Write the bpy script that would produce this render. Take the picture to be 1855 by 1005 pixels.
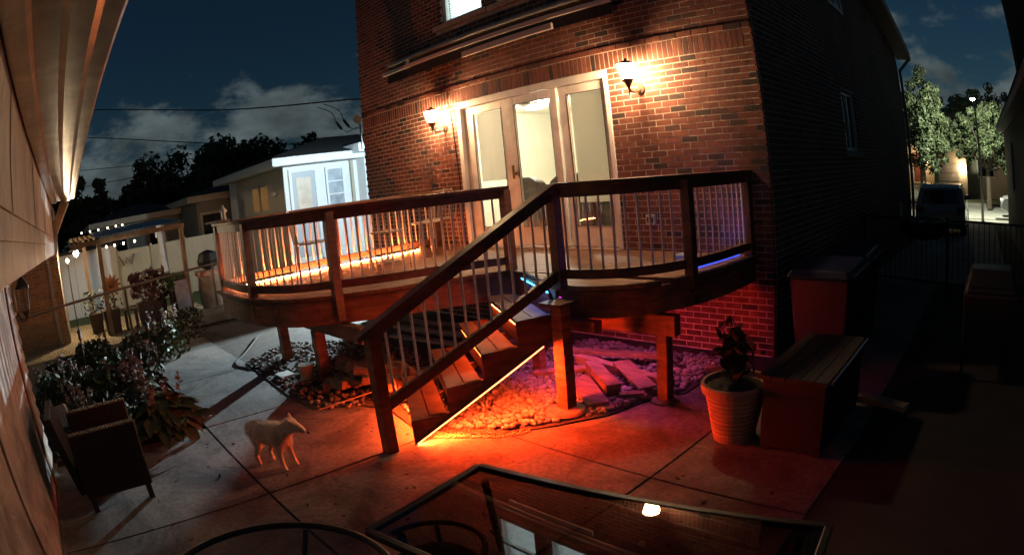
import bpy, bmesh, math, random
from mathutils import Vector, Matrix, noise
random.seed(7)
for _o in list(bpy.data.objects): bpy.data.objects.remove(_o, do_unlink=True)
S = bpy.context.scene
COL = S.collection
PI = math.pi
R = math.radians

# ---------------------------------------------------------------- camera
CAM = Vector((2.3423, -5.7601, 2.0018))
YAW, PITCH, ROLL = 0.8232, -0.15957, -0.09828
cd = bpy.data.cameras.new('camera')
cd.type = 'PANO'
cd.panorama_type = 'FISHEYE_LENS_POLYNOMIAL'
cd.sensor_fit = 'HORIZONTAL'
cd.sensor_width = 36.0
_q = 1855 / 36.0 / 1000.0
cd.fisheye_polynomial_k0 = 0.0
cd.fisheye_polynomial_k1 = -0.8822 * _q
cd.fisheye_polynomial_k2 = 0.0
cd.fisheye_polynomial_k3 = -0.09362 * _q ** 3
cd.fisheye_polynomial_k4 = 0.0
cd.fisheye_fov = R(179)
cd.clip_start = 0.02
cd.clip_end = 3000
cam = bpy.data.objects.new('camera', cd)
COL.objects.link(cam)
_b0 = Matrix(((1, 0, 0), (0, 0, -1), (0, 1, 0)))
_m = Matrix.Rotation(YAW, 3, 'Z') @ Matrix.Rotation(PITCH, 3, 'X') @ _b0 @ Matrix.Rotation(ROLL, 3, 'Z')
cam.matrix_world = Matrix.Translation(CAM) @ _m.to_4x4()
S.camera = cam

# ---------------------------------------------------------------- render
S.render.engine = 'CYCLES'
S.cycles.use_denoising = True
S.cycles.max_bounces = 8
S.cycles.diffuse_bounces = 3
S.cycles.glossy_bounces = 4
S.cycles.transparent_max_bounces = 12
S.cycles.sample_clamp_indirect = 6.0
S.cycles.use_adaptive_sampling = False
S.cycles.caustics_reflective = False
S.cycles.caustics_refractive = False
S.view_settings.view_transform = 'Standard'
S.view_settings.look = 'None'
S.view_settings.exposure = 0.25
S.view_settings.gamma = 1.0
S.view_settings.use_curve_mapping = False

# ---------------------------------------------------------------- sky
W = bpy.data.worlds.new('World'); S.world = W
W.use_nodes = True
nt = W.node_tree
for n in list(nt.nodes): nt.nodes.remove(n)
def wn(t, **k):
    n = nt.nodes.new(t)
    for a, v in k.items(): setattr(n, a, v)
    return n
def lk(a, b): nt.links.new(a, b)
def wmath(op, a, b=None, c=None, clamp=False):
    n = wn('ShaderNodeMath', operation=op, use_clamp=clamp)
    for i, v in enumerate((a, b, c)):
        if v is None: continue
        if isinstance(v, (int, float)): n.inputs[i].default_value = v
        else: lk(v, n.inputs[i])
    return n.outputs[0]
sky = wn('ShaderNodeTexSky', sky_type='NISHITA', sun_disc=False, sun_elevation=R(14), sun_rotation=R(200), air_density=1.0, dust_density=0.4, ozone_density=3.0)
tc = wn('ShaderNodeTexCoord')
sep = wn('ShaderNodeSeparateXYZ'); lk(tc.outputs['Generated'], sep.inputs[0])
SKYK = 0.0078
tint = wn('ShaderNodeMix', data_type='RGBA', blend_type='MULTIPLY'); tint.inputs[0].default_value = 1.0
lk(sky.outputs[0], tint.inputs[6]); tint.inputs[7].default_value = (0.50 * SKYK, 0.86 * SKYK, 1.0 * SKYK, 1)
mp = wn('ShaderNodeMapping'); lk(tc.outputs['Generated'], mp.inputs[0]); mp.inputs['Scale'].default_value = (1.0, 1.0, 2.1); mp.inputs['Location'].default_value = (1.7, 2.2, 0.6)
n1 = wn('ShaderNodeTexNoise'); n1.inputs['Scale'].default_value = 5.2; n1.inputs['Detail'].default_value = 8; n1.inputs['Roughness'].default_value = 0.56; lk(mp.outputs[0], n1.inputs['Vector'])
el = sep.outputs['Z']
cov = wmath('MULTIPLY', wmath('ABSOLUTE', wmath('SUBTRACT', el, 0.105)), -1.45)
dens = wmath('ADD', n1.outputs[0], cov)
mr = wn('ShaderNodeMapRange', interpolation_type='SMOOTHSTEP'); lk(dens, mr.inputs[0]); mr.inputs[1].default_value = 0.355; mr.inputs[2].default_value = 0.48; mr.inputs[3].default_value = 0; mr.inputs[4].default_value = 1
n2 = wn('ShaderNodeTexNoise'); n2.inputs['Scale'].default_value = 11; n2.inputs['Detail'].default_value = 6; lk(mp.outputs[0], n2.inputs['Vector'])
br = wn('ShaderNodeMapRange'); lk(n2.outputs[0], br.inputs[0]); br.inputs[1].default_value = 0.3; br.inputs[2].default_value = 0.7; br.inputs[3].default_value = 0.35; br.inputs[4].default_value = 1.0
cc = wn('ShaderNodeMix', data_type='RGBA', blend_type='MULTIPLY'); cc.inputs[0].default_value = 1; cc.inputs[6].default_value = (0.086, 0.112, 0.118, 1)
cb = wn('ShaderNodeCombineColor'); [lk(br.outputs[0], cb.inputs[i]) for i in range(3)]
lk(cb.outputs[0], cc.inputs[7])
mixc = wn('ShaderNodeMix', data_type='RGBA'); lk(mr.outputs[0], mixc.inputs[0]); lk(tint.outputs[2], mixc.inputs[6]); lk(cc.outputs[2], mixc.inputs[7])
bg = wn('ShaderNodeBackground'); lk(mixc.outputs[2], bg.inputs[0]); bg.inputs[1].default_value = 1.0
wo = wn('ShaderNodeOutputWorld'); lk(bg.outputs[0], wo.inputs[0])

# faint moon-like key, as weak as the photograph's night sky
sd = bpy.data.lights.new('moon_light', 'SUN'); sd.energy = 0.003; sd.angle = R(12); sd.color = (0.7, 0.85, 1.0)
so = bpy.data.objects.new('moon_light', sd); COL.objects.link(so); so.rotation_euler = (R(35), 0, R(200))

# ---------------------------------------------------------------- materials
MATS = {}
def mat(name, col, rough=0.7, metal=0.0, var=0.0, scale=6.0, bump=0.0, bscale=None, emit=None, estr=0.0, island=0.0, col2=None, stretch=None, spec=0.5, coat=0.0, stain=0.0, sscale=0.9):
    if name in MATS: return MATS[name]
    m = bpy.data.materials.new(name); m.use_nodes = True
    t = m.node_tree; b = t.nodes['Principled BSDF']
    b.inputs['Roughness'].default_value = rough; b.inputs['Metallic'].default_value = metal
    b.inputs['Base Color'].default_value = (*col, 1); b.inputs['Specular IOR Level'].default_value = spec
    b.inputs['Coat Weight'].default_value = coat
    tcn = t.nodes.new('ShaderNodeTexCoord'); src = tcn.outputs['Object']
    if stretch:
        mpn = t.nodes.new('ShaderNodeMapping'); mpn.inputs['Scale'].default_value = stretch
        t.links.new(src, mpn.inputs[0]); src = mpn.outputs[0]
    last = None
    if var > 0 or col2:
        nz = t.nodes.new('ShaderNodeTexNoise'); nz.inputs['Scale'].default_value = scale; nz.inputs['Detail'].default_value = 6; nz.inputs['Roughness'].default_value = 0.62
        t.links.new(src, nz.inputs['Vector'])
        rp = t.nodes.new('ShaderNodeValToRGB')
        c2 = col2 if col2 else tuple(c * (1 - var) for c in col)
        c1 = col if col2 else tuple(min(1, c * (1 + var * 0.6)) for c in col)
        rp.color_ramp.elements[0].position = 0.33; rp.color_ramp.elements[0].color = (*c2, 1)
        rp.color_ramp.elements[1].position = 0.66; rp.color_ramp.elements[1].color = (*c1, 1)
        t.links.new(nz.outputs[0], rp.inputs[0]); last = rp.outputs[0]
    if island > 0:
        gi = t.nodes.new('ShaderNodeNewGeometry'); oi = t.nodes.new('ShaderNodeObjectInfo')
        ad = t.nodes.new('ShaderNodeMath'); ad.operation = 'ADD'; t.links.new(gi.outputs['Random Per Island'], ad.inputs[0]); t.links.new(oi.outputs['Random'], ad.inputs[1])
        fr = t.nodes.new('ShaderNodeMath'); fr.operation = 'FRACT'; t.links.new(ad.outputs[0], fr.inputs[0])
        rr = t.nodes.new('ShaderNodeMapRange'); t.links.new(fr.outputs[0], rr.inputs[0]); rr.inputs[3].default_value = 1 - island; rr.inputs[4].default_value = 1 + island * 0.5
        hs = t.nodes.new('ShaderNodeHueSaturation'); t.links.new(rr.outputs[0], hs.inputs['Value'])
        if last: t.links.new(last, hs.inputs['Color'])
        else: hs.inputs['Color'].default_value = (*col, 1)
        last = hs.outputs[0]
    if stain > 0:
        gp = t.nodes.new('ShaderNodeNewGeometry'); sn = t.nodes.new('ShaderNodeTexNoise'); sn.inputs['Scale'].default_value = sscale; sn.inputs['Detail'].default_value = 9; sn.inputs['Roughness'].default_value = 0.7; sn.inputs['Distortion'].default_value = 0.6
        t.links.new(gp.outputs['Position'], sn.inputs['Vector'])
        sr = t.nodes.new('ShaderNodeMapRange'); sr.interpolation_type = 'SMOOTHSTEP'; t.links.new(sn.outputs[0], sr.inputs[0]); sr.inputs[1].default_value = 0.36; sr.inputs[2].default_value = 0.6; sr.inputs[3].default_value = 1 - stain; sr.inputs[4].default_value = 1.12
        h2 = t.nodes.new('ShaderNodeHueSaturation'); t.links.new(sr.outputs[0], h2.inputs['Value'])
        if last: t.links.new(last, h2.inputs['Color'])
        else: h2.inputs['Color'].default_value = (*col, 1)
        last = h2.outputs[0]
    if last: t.links.new(last, b.inputs['Base Color'])
    if bump > 0:
        nb = t.nodes.new('ShaderNodeTexNoise'); nb.inputs['Scale'].default_value = bscale or scale * 4; nb.inputs['Detail'].default_value = 5
        t.links.new(src, nb.inputs['Vector'])
        bp = t.nodes.new('ShaderNodeBump'); bp.inputs['Strength'].default_value = bump; bp.inputs['Distance'].default_value = 0.01
        t.links.new(nb.outputs[0], bp.inputs['Height']); t.links.new(bp.outputs[0], b.inputs['Normal'])
    if emit:
        b.inputs['Emission Color'].default_value = (*emit, 1); b.inputs['Emission Strength'].default_value = estr
    MATS[name] = m
    return m
def emitmat(name, col, s):
    if name in MATS: return MATS[name]
    m = bpy.data.materials.new(name); m.use_nodes = True; t = m.node_tree
    for n in list(t.nodes): t.nodes.remove(n)
    e = t.nodes.new('ShaderNodeEmission'); e.inputs[0].default_value = (*col, 1); e.inputs[1].default_value = s
    o = t.nodes.new('ShaderNodeOutputMaterial'); t.links.new(e.outputs[0], o.inputs[0])
    MATS[name] = m
    return m
def facemat(name, col, s):
    "gives light from its front side only"
    if name in MATS: return MATS[name]
    m = emitmat(name, col, s); t = m.node_tree
    g_ = t.nodes.new('ShaderNodeNewGeometry'); sb_ = t.nodes.new('ShaderNodeMath'); sb_.operation = 'MULTIPLY_ADD'; sb_.inputs[1].default_value = -s; sb_.inputs[2].default_value = s
    t.links.new(g_.outputs['Backfacing'], sb_.inputs[0])
    t.links.new(sb_.outputs[0], [n for n in t.nodes if n.type == 'EMISSION'][0].inputs[1])
    return m
def glassmat(name, tint_=(0.95, 0.96, 0.94), ior=1.5, rough=0.01, boost=1.0):
    if name in MATS: return MATS[name]
    m = bpy.data.materials.new(name); m.use_nodes = True; t = m.node_tree
    for n in list(t.nodes): t.nodes.remove(n)
    tr = t.nodes.new('ShaderNodeBsdfTransparent'); tr.inputs[0].default_value = (*tint_, 1)
    gl = t.nodes.new('ShaderNodeBsdfGlossy'); gl.inputs['Roughness'].default_value = rough
    lw = t.nodes.new('ShaderNodeLayerWeight'); lw.inputs[0].default_value = 0.5
    pw = t.nodes.new('ShaderNodeMath'); pw.operation = 'POWER'; pw.inputs[1].default_value = 5.0; t.links.new(lw.outputs['Facing'], pw.inputs[0])
    f0 = ((ior - 1) / (ior + 1)) ** 2
    ml = t.nodes.new('ShaderNodeMath'); ml.operation = 'MULTIPLY_ADD'; ml.use_clamp = True; ml.inputs[1].default_value = 0.95; ml.inputs[2].default_value = f0 * boost; t.links.new(pw.outputs[0], ml.inputs[0])
    mx = t.nodes.new('ShaderNodeMixShader'); t.links.new(ml.outputs[0], mx.inputs[0]); t.links.new(tr.outputs[0], mx.inputs[1]); t.links.new(gl.outputs[0], mx.inputs[2])
    o = t.nodes.new('ShaderNodeOutputMaterial'); t.links.new(mx.outputs[0], o.inputs[0])
    MATS[name] = m
    return m

# ---------------------------------------------------------------- mesh helpers
class MB:
    def __init__(s): s.v = []; s.f = []
    def poly(s, pts):
        i = len(s.v); s.v += [tuple(p) for p in pts]; s.f.append(tuple(range(i, i + len(pts)))); return s
    def box(s, x0, x1, y0, y1, z0, z1):
        return s.hexa([(x0, y0, z0), (x1, y0, z0), (x1, y1, z0), (x0, y1, z0), (x0, y0, z1), (x1, y0, z1), (x1, y1, z1), (x0, y1, z1)])
    def hexa(s, p):
        i = len(s.v); s.v += [tuple(q) for q in p]
        s.f += [(i, i + 3, i + 2, i + 1), (i + 4, i + 5, i + 6, i + 7), (i, i + 1, i + 5, i + 4), (i + 1, i + 2, i + 6, i + 5), (i + 2, i + 3, i + 7, i + 6), (i + 3, i, i + 4, i + 7)]
        return s
    def beam(s, a, b, w, h, up=(0, 0, 1)):
        a = Vector(a); b = Vector(b); d = (b - a).normalized(); up = Vector(up)
        sd_ = d.cross(up)
        if sd_.length < 1e-4: sd_ = d.cross(Vector((1, 0, 0)))
        sd_.normalize(); u = sd_.cross(d)
        sd_ *= w / 2; u *= h / 2
        return s.hexa([a - sd_ - u, b - sd_ - u, b + sd_ - u, a + sd_ - u, a - sd_ + u, b - sd_ + u, b + sd_ + u, a + sd_ + u])
    def cyl(s, a, b, r0, r1=None, n=8, caps=True):
        r1 = r0 if r1 is None else r1
        a = Vector(a); b = Vector(b); d = (b - a).normalized()
        x = d.orthogonal().normalized(); y = d.cross(x); i = len(s.v)
        for c, r in ((a, r0), (b, r1)):
            for k in range(n):
                t = 2 * PI * k / n; s.v.append(tuple(c + (x * math.cos(t) + y * math.sin(t)) * r))
        for k in range(n): s.f.append((i + k, i + (k + 1) % n, i + n + (k + 1) % n, i + n + k))
        if caps: s.f.append(tuple(i + k for k in reversed(range(n)))); s.f.append(tuple(i + n + k for k in range(n)))
        return s
    def tube(s, pts, r, n=6):
        P = [Vector(p) for p in pts]; m = len(P); i = len(s.v); x = None
        closed = (P[0] - P[-1]).length < 1e-5
        for k in range(m):
            a = P[k - 1] if k else (P[-2] if closed else P[0]); b = P[k + 1] if k < m - 1 else (P[1] if closed else P[-1])
            d = (b - a).normalized()
            x = d.orthogonal().normalized() if x is None else (x - d * x.dot(d)).normalized()
            y = d.cross(x)
            for q in range(n):
                t = 2 * PI * q / n; s.v.append(tuple(P[k] + (x * math.cos(t) + y * math.sin(t)) * r))
        for k in range(m - 1):
            for q in range(n): s.f.append((i + k * n + q, i + k * n + (q + 1) % n, i + (k + 1) * n + (q + 1) % n, i + (k + 1) * n + q))
        s.f.append(tuple(i + q for q in reversed(range(n)))); e = i + (m - 1) * n; s.f.append(tuple(e + q for q in range(n)))
        return s
    def lathe(s, c, prof, n=16, axis='z'):
        i = len(s.v); c = Vector(c)
        for r, z in prof:
            for k in range(n):
                t = 2 * PI * k / n; s.v.append((c.x + r * math.cos(t), c.y + r * math.sin(t), c.z + z))
        for j in range(len(prof) - 1):
            for k in range(n):
                a = i + j * n + k; b = i + j * n + (k + 1) % n; s.f.append((a, b, b + n, a + n))
        s.f.append(tuple(i + k for k in reversed(range(n)))); q = i + (len(prof) - 1) * n; s.f.append(tuple(q + k for k in range(n)))
        return s
    def prism(s, outline, z0, z1):
        n = len(outline); i = len(s.v)
        s.v += [(x, y, z0) for x, y in outline] + [(x, y, z1) for x, y in outline]
        s.f.append(tuple(i + k for k in reversed(range(n)))); s.f.append(tuple(i + n + k for k in range(n)))
        for k in range(n): s.f.append((i + k, i + (k + 1) % n, i + n + (k + 1) % n, i + n + k))
        return s
    def ribbon(s, path, w, z0, z1):
        "box swept along a plan path; z0/z1 numbers"
        L = []; Rr = []
        for k, p in enumerate(path):
            a = Vector(path[max(0, k - 1)][:2]); b = Vector(path[min(len(path) - 1, k + 1)][:2]); d = (b - a).normalized(); nn = Vector((-d.y, d.x)) * w / 2
            q = Vector(p[:2]); L.append(q + nn); Rr.append(q - nn)
        i = len(s.v); n = len(path)
        for k in range(n):
            s.v += [(L[k].x, L[k].y, z0), (Rr[k].x, Rr[k].y, z0), (Rr[k].x, Rr[k].y, z1), (L[k].x, L[k].y, z1)]
        for k in range(n - 1):
            a = i + 4 * k; b = a + 4
            for j in range(4): s.f.append((a + j, a + (j + 1) % 4, b + (j + 1) % 4, b + j))
        s.f.append((i, i + 3, i + 2, i + 1)); e = i + 4 * (n - 1); s.f.append((e, e + 1, e + 2, e + 3))
        return s
    def quad(s, c, size, nrm, asp=1.0, rot=0.0):
        nrm = Vector(nrm).normalized(); x = nrm.orthogonal().normalized(); y = nrm.cross(x)
        x2 = x * math.cos(rot) + y * math.sin(rot); y2 = nrm.cross(x2)
        x2 = x2 * size / 2; y2 = y2 * size * asp / 2; c = Vector(c)
        return s.poly([c - y2, c + x2 * 0.8 , c + y2, c - x2 * 0.8])
    def build(s, name, m, parent=None, smooth=False, bevel=0.0, fix=True):
        me = bpy.data.meshes.new(name); me.from_pydata(s.v, [], s.f); me.validate()
        if isinstance(m, str): m = MATS[m]
        me.materials.append(m)
        if fix:
            bm = bmesh.new(); bm.from_mesh(me); bmesh.ops.recalc_face_normals(bm, faces=bm.faces); bm.to_mesh(me); bm.free()
        if smooth:
            for p in me.polygons: p.use_smooth = True
        o = bpy.data.objects.new(name, me); COL.objects.link(o)
        if bevel > 0:
            bv = o.modifiers.new('bevel', 'BEVEL'); bv.width = bevel; bv.segments = 2; bv.limit_method = 'ANGLE'
        put(o, parent)
        return o
def put(o, parent):
    if parent is None: return
    o.parent = parent
    if parent.type == 'EMPTY': o.matrix_parent_inverse = Matrix.Translation(-parent.location)
def tag(o, label=None, cat=None, group=None, kind=None):
    if label: o['label'] = label
    if cat: o['category'] = cat
    if group: o['group'] = group
    if kind: o['kind'] = kind
    return o
def thing(name, label, cat, loc=(0, 0, 0), group=None):
    o = bpy.data.objects.new(name, None); o.empty_display_size = 0.1; COL.objects.link(o); o.location = loc
    return tag(o, label, cat, group)
def dup(o, parent=None, mw=None):
    c = o.copy(); COL.objects.link(c)
    if parent is not None: c.parent = parent; c.matrix_parent_inverse = o.matrix_parent_inverse.copy()
    for ch in list(o.children): dup(ch, c)
    return c
def sharecopy(o, loc, rot=(0, 0, 0), sc=(1, 1, 1), parent=None):
    c = o.copy(); COL.objects.link(c); c.location = loc; c.rotation_euler = rot; c.scale = sc
    put(c, parent)
    return c
def crom(pts, n=8):
    out = []
    P = [Vector(p) for p in pts]
    for i in range(len(P) - 1):
        p0 = P[max(0, i - 1)]; p1 = P[i]; p2 = P[i + 1]; p3 = P[min(len(P) - 1, i + 2)]
        for k in range(n):
            t = k / n
            out.append(0.5 * ((2 * p1) + (p2 - p0) * t + (2 * p0 - 5 * p1 + 4 * p2 - p3) * t * t + (3 * p1 - p0 - 3 * p2 + p3) * t ** 3))
    out.append(P[-1])
    return out
def along(path, step, start=0.0, end=0.0):
    d = [0]
    for a, b in zip(path[:-1], path[1:]): d.append(d[-1] + (Vector(b) - Vector(a)).length)
    n = max(1, int(round((d[-1] - start - end) / step))); out = []
    for k in range(n + 1):
        t = start + (d[-1] - start - end) * k / n
        for i in range(len(d) - 1):
            if d[i + 1] >= t - 1e-9:
                f = (t - d[i]) / max(1e-9, d[i + 1] - d[i]); out.append(Vector(path[i]).lerp(Vector(path[i + 1]), f)); break
    return out
def lamp(name, loc, power, col, radius=0.03, parent=None, kind='POINT', aim=None, cone=90):
    l = bpy.data.lights.new(name, kind); l.energy = power; l.color = col
    l.shadow_soft_size = radius
    if kind == 'SPOT': l.spot_size = R(cone); l.spot_blend = 0.35
    o = bpy.data.objects.new(name, l); COL.objects.link(o); o.location = loc
    put(o, parent)
    if aim: o.rotation_euler = (Vector(aim) - Vector(loc)).to_track_quat('-Z', 'Y').to_euler()
    return o
# ---------------------------------------------------------------- colours used across the scene
mat('soil', (0.06, 0.045, 0.032), 0.95, var=0.5, scale=9, bump=0.6, bscale=30)
mat('concrete', (0.205, 0.19, 0.175), 0.82, var=0.3, scale=26, bump=0.35, bscale=70, island=0.12, stain=0.55, sscale=1.3)
mat('joint', (0.05, 0.045, 0.04), 0.95, var=0.3)
mat('asphalt', (0.055, 0.055, 0.055), 0.85, var=0.3, scale=4, bump=0.3, bscale=60)
mat('drive', (0.28, 0.27, 0.24), 0.85, var=0.25, scale=1.2, bump=0.2, bscale=40)
mat('grass', (0.05, 0.09, 0.025), 0.9, var=0.5, scale=12, bump=0.8, bscale=50)
mat('mortar', (0.56, 0.47, 0.39), 0.92, var=0.3, scale=11, bump=0.3, bscale=80, stain=0.35, sscale=0.8)
mat('white_paint', (0.74, 0.72, 0.68), 0.45, var=0.06, scale=3, stain=0.12, sscale=3)
mat('stone_sill', (0.42, 0.36, 0.29), 0.85, var=0.2, scale=9, bump=0.2)
mat('deck_wood', (0.25, 0.115, 0.062), 0.62, stain=0.35, sscale=2.5, var=0.45, scale=3.0, stretch=(1, 9, 9), bump=0.25, bscale=14, island=0.16)
mat('fascia_wood', (0.26, 0.115, 0.06), 0.6, stain=0.4, sscale=2.0, var=0.45, scale=2.5, stretch=(1.2, 1.2, 9), bump=0.2, bscale=10, island=0.1)
mat('rail_wood', (0.16, 0.066, 0.038), 0.5, stain=0.35, sscale=3.0, var=0.4, scale=4, stretch=(1.5, 1.5, 6), bump=0.15, bscale=14)
mat('baluster_metal', (0.78, 0.70, 0.64), 0.45, metal=0.1, var=0.12, scale=12)
mat('dark_metal', (0.03, 0.028, 0.027), 0.45, metal=0.6, var=0.2, scale=8)
mat('black_paint', (0.012, 0.012, 0.013), 0.5, var=0.2, scale=8)
mat('dim_trim', (0.40, 0.36, 0.28), 0.8, var=0.1)
glassmat('pane_glass', ior=1.5, boost=1.6)
glassmat('dark_glass', (0.35, 0.38, 0.4), ior=1.5, boost=1.6)

def brickmat():
    m = bpy.data.materials.new('brick'); m.use_nodes = True; t = m.node_tree; b = t.nodes['Principled BSDF']; b.inputs['Roughness'].default_value = 0.86
    N = lambda k: t.nodes.new(k)
    gi = N('ShaderNodeNewGeometry'); oi = N('ShaderNodeObjectInfo'); ad = N('ShaderNodeMath'); ad.operation = 'ADD'
    t.links.new(gi.outputs['Random Per Island'], ad.inputs[0]); t.links.new(oi.outputs['Random'], ad.inputs[1])
    fr = N('ShaderNodeMath'); fr.operation = 'FRACT'; t.links.new(ad.outputs[0], fr.inputs[0])
    rp = N('ShaderNodeValToRGB'); rp.color_ramp.interpolation = 'LINEAR'
    e = rp.color_ramp.elements; e[0].position = 0.0; e[0].color = (0.044, 0.025, 0.02, 1); e[1].position = 1.0; e[1].color = (0.235, 0.080, 0.046, 1)
    for p, c in ((0.09, (0.05, 0.026, 0.021)), (0.13, (0.132, 0.042, 0.028)), (0.45, (0.172, 0.054, 0.034)), (0.8, (0.192, 0.061, 0.038))):
        q = e.new(p); q.color = (*c, 1)
    t.links.new(fr.outputs[0], rp.inputs[0])
    tcn = N('ShaderNodeTexCoord'); nz = N('ShaderNodeTexNoise'); nz.inputs['Scale'].default_value = 14; nz.inputs['Detail'].default_value = 6; t.links.new(gi.outputs['Position'], nz.inputs['Vector'])
    mr_ = N('ShaderNodeMapRange'); t.links.new(nz.outputs[0], mr_.inputs[0]); mr_.inputs[1].default_value = 0.3; mr_.inputs[2].default_value = 0.7; mr_.inputs[3].default_value = 0.68; mr_.inputs[4].default_value = 1.2
    nl = N('ShaderNodeTexNoise'); nl.inputs['Scale'].default_value = 0.75; nl.inputs['Detail'].default_value = 7; nl.inputs['Roughness'].default_value = 0.65; t.links.new(gi.outputs['Position'], nl.inputs['Vector'])
    ml_ = N('ShaderNodeMapRange'); t.links.new(nl.outputs[0], ml_.inputs[0]); ml_.inputs[1].default_value = 0.35; ml_.inputs[2].default_value = 0.62; ml_.inputs[3].default_value = 0.68; ml_.inputs[4].default_value = 1.15
    mm_ = N('ShaderNodeMath'); mm_.operation = 'MULTIPLY'; t.links.new(mr_.outputs[0], mm_.inputs[0]); t.links.new(ml_.outputs[0], mm_.inputs[1])
    hs = N('ShaderNodeHueSaturation'); t.links.new(rp.outputs[0], hs.inputs['Color']); t.links.new(mm_.outputs[0], hs.inputs['Value']); t.links.new(hs.outputs[0], b.inputs['Base Color'])
    nb = N('ShaderNodeTexNoise'); nb.inputs['Scale'].default_value = 70; nb.inputs['Detail'].default_value = 4; t.links.new(gi.outputs['Position'], nb.inputs['Vector'])
    bp = N('ShaderNodeBump'); bp.inputs['Strength'].default_value = 0.35; bp.inputs['Distance'].default_value = 0.006; t.links.new(nb.outputs[0], bp.inputs['Height']); t.links.new(bp.outputs[0], b.inputs['Normal'])
    MATS['brick'] = m
brickmat()

# ================================================================= SETTING
def gzf(x, y):
    return -0.03 - 0.5 * min(1, max(0, (y - 4.5) / 15.0))
xs = [-320, -160, -80, -45, -30, -22, -16, -12, -9, -6, -3, 0, 1.5, 3, 6, 9, 14, 20, 30, 45, 80, 160, 320]
ys = [-320, -160, -60, -30, -15, -8, -4, 0, 2, 4.5, 7, 10, 13, 16, 19.5, 24, 30, 40, 60, 90, 160, 320]
g = MB()
for y in ys:
    for x in xs: g.v.append((x, y, gzf(x, y)))
nx = len(xs)
for j in range(len(ys) - 1):
    for i in range(nx - 1): g.f.append((j * nx + i, j * nx + i + 1, (j + 1) * nx + i + 1, (j + 1) * nx + i))
tag(g.build('ground', 'soil'), kind='structure')
# patio: dark bed with slabs standing proud of it, joints recessed
PX = [-9.25, -7.3, -5.4, -3.49, -1.67, 0.25, 1.42]
PY = [-6.6, -4.65, -2.75, -0.85, 1.05, 2.9, 4.6]
patio = tag(MB().box(-3.49, 1.42, -6.6, 4.6, -0.026, -0.012).box(-9.25, -3.49, -4.65, -3.40, -0.026, -0.012).build('patio', 'joint'), kind='structure')
G = 0.008
for i in range(len(PX) - 1):
    for j in range(len(PY) - 1):
        x0, x1, y0, y1 = PX[i] + G, PX[i + 1] - G, PY[j] + G, PY[j + 1] - G
        if PX[i] < -3.5:
            if j != 1: continue
            y1 = -3.42
        if PX[i] < -0.5 and PX[i] > -3.6 and PY[j] > -1: continue
        if x1 < 0.3 and y0 > -0.1 : continue
        if PX[i] < 0.2 and j >= 3: continue
        dz = random.uniform(-0.002, 0.002)
        MB().box(x0, x1, y0, y1, -0.0119, dz).build('slab', 'concrete', patio, bevel=0.006)
tag(MB().box(1.425, 4.0, -6.6, 4.6, -0.026, -0.004).build('side_drive', mat('old_asphalt', (0.02, 0.0195, 0.021), 0.9, var=0.35, scale=3, bump=0.4, bscale=70)), kind='structure')  # even near-black ground strip right of the slabs
# street side
tag(MB().hexa([(-1.6, 4.6, -0.03), (2.9, 4.6, -0.03), (2.9, 20, -0.54), (-1.6, 20, -0.54), (-1.6, 4.6, -0.018), (2.9, 4.6, -0.018), (2.9, 20, -0.52), (-1.6, 20, -0.52)]).build('driveway', 'drive'), kind='structure')
tag(MB().box(-60, 60, 22.0, 30.0, -0.54, -0.522).build('road', 'drive'), kind='structure')
tag(MB().box(-60, 60, 20.0, 21.6, -0.54, -0.515).build('pavement', 'drive'), kind='structure')
kb = MB(); kb.box(-60, -1.7, 21.6, 22.0, -0.54, -0.40); kb.box(3.0, 60, 21.6, 22.0, -0.54, -0.40); kb.box(-60, 60, 30.0, 30.3, -0.54, -0.40)
tag(kb.build('kerb', 'drive'), kind='structure')
tag(MB().box(3.0, 9, 15.0, 19.9, -0.54, -0.46).build('verge', 'grass'), kind='structure')
tag(MB().box(-60, 60, 30.3, 36, -0.54, -0.45).build('front_lawn', 'grass'), kind='structure')
tag(MB().box(-40, -11.6, -9, 8, -0.028, -0.015).build('neighbour_lawn', 'grass'), kind='structure')
mat('tan_gravel', (0.42, 0.34, 0.22), 0.95, var=0.35, scale=30, bump=0.8, bscale=90)
tag(MB().box(-13.4, -9.6, -8, -2.4, -0.026, -0.008).build('gravel_terrace', 'tan_gravel'), kind='structure')

# ================================================================= BRICK HOUSE
CO, BL = 0.0677, 0.2032          # course height and brick module
HX0, HD, HH = -7.45, 11.0, 6.0   # left edge, depth, eaves
house = thing('brick_house', 'two storey red brick house with glazed patio doors above the deck', 'house', (-3.7, 0, 0))
OPEN = [(-4.69, -1.92, 1.05, 3.182), (-4.86, -3.92, 4.47, 5.72), (-3.66, -2.74, 4.47, 5.72)]
SILLS = [(-5.03, -3.80, 4.385, 4.47), (-3.78, -2.60, 4.385, 4.47)]
# front wall as slabs round the openings, mortar coloured
xsb = sorted(set([HX0 + 0.02, -0.02] + [o[0] for o in OPEN] + [o[1] for o in OPEN])); zsb = sorted(set([-0.05, HH] + [o[2] for o in OPEN] + [o[3] for o in OPEN]))
wm = MB()
for a, b in zip(xsb[:-1], xsb[1:]):
    for c, d in zip(zsb[:-1], zsb[1:]):
        xm, zm = (a + b) / 2, (c + d) / 2
        if any(o[0] < xm < o[1] and o[2] < zm < o[3] for o in OPEN): continue
        wm.box(a, b, -0.0105, 0.24, c, d)
front = wm.build('front_wall', 'mortar', house)
SW = (3.44, 4.42, 2.12, 3.07); SW2 = (1.9, 2.8, 4.5, 5.7); SW3 = (3.6, 4.5, 4.5, 5.7)
def rake(y): return 6.15 if y < 4.3 else 6.15 - 0.205 * (y - 4.3)
sm = MB(); yb = sorted([0.02, HD, SW[0], SW[1]]); zb = [-0.6, SW[2], SW[3], 4.4]
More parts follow.
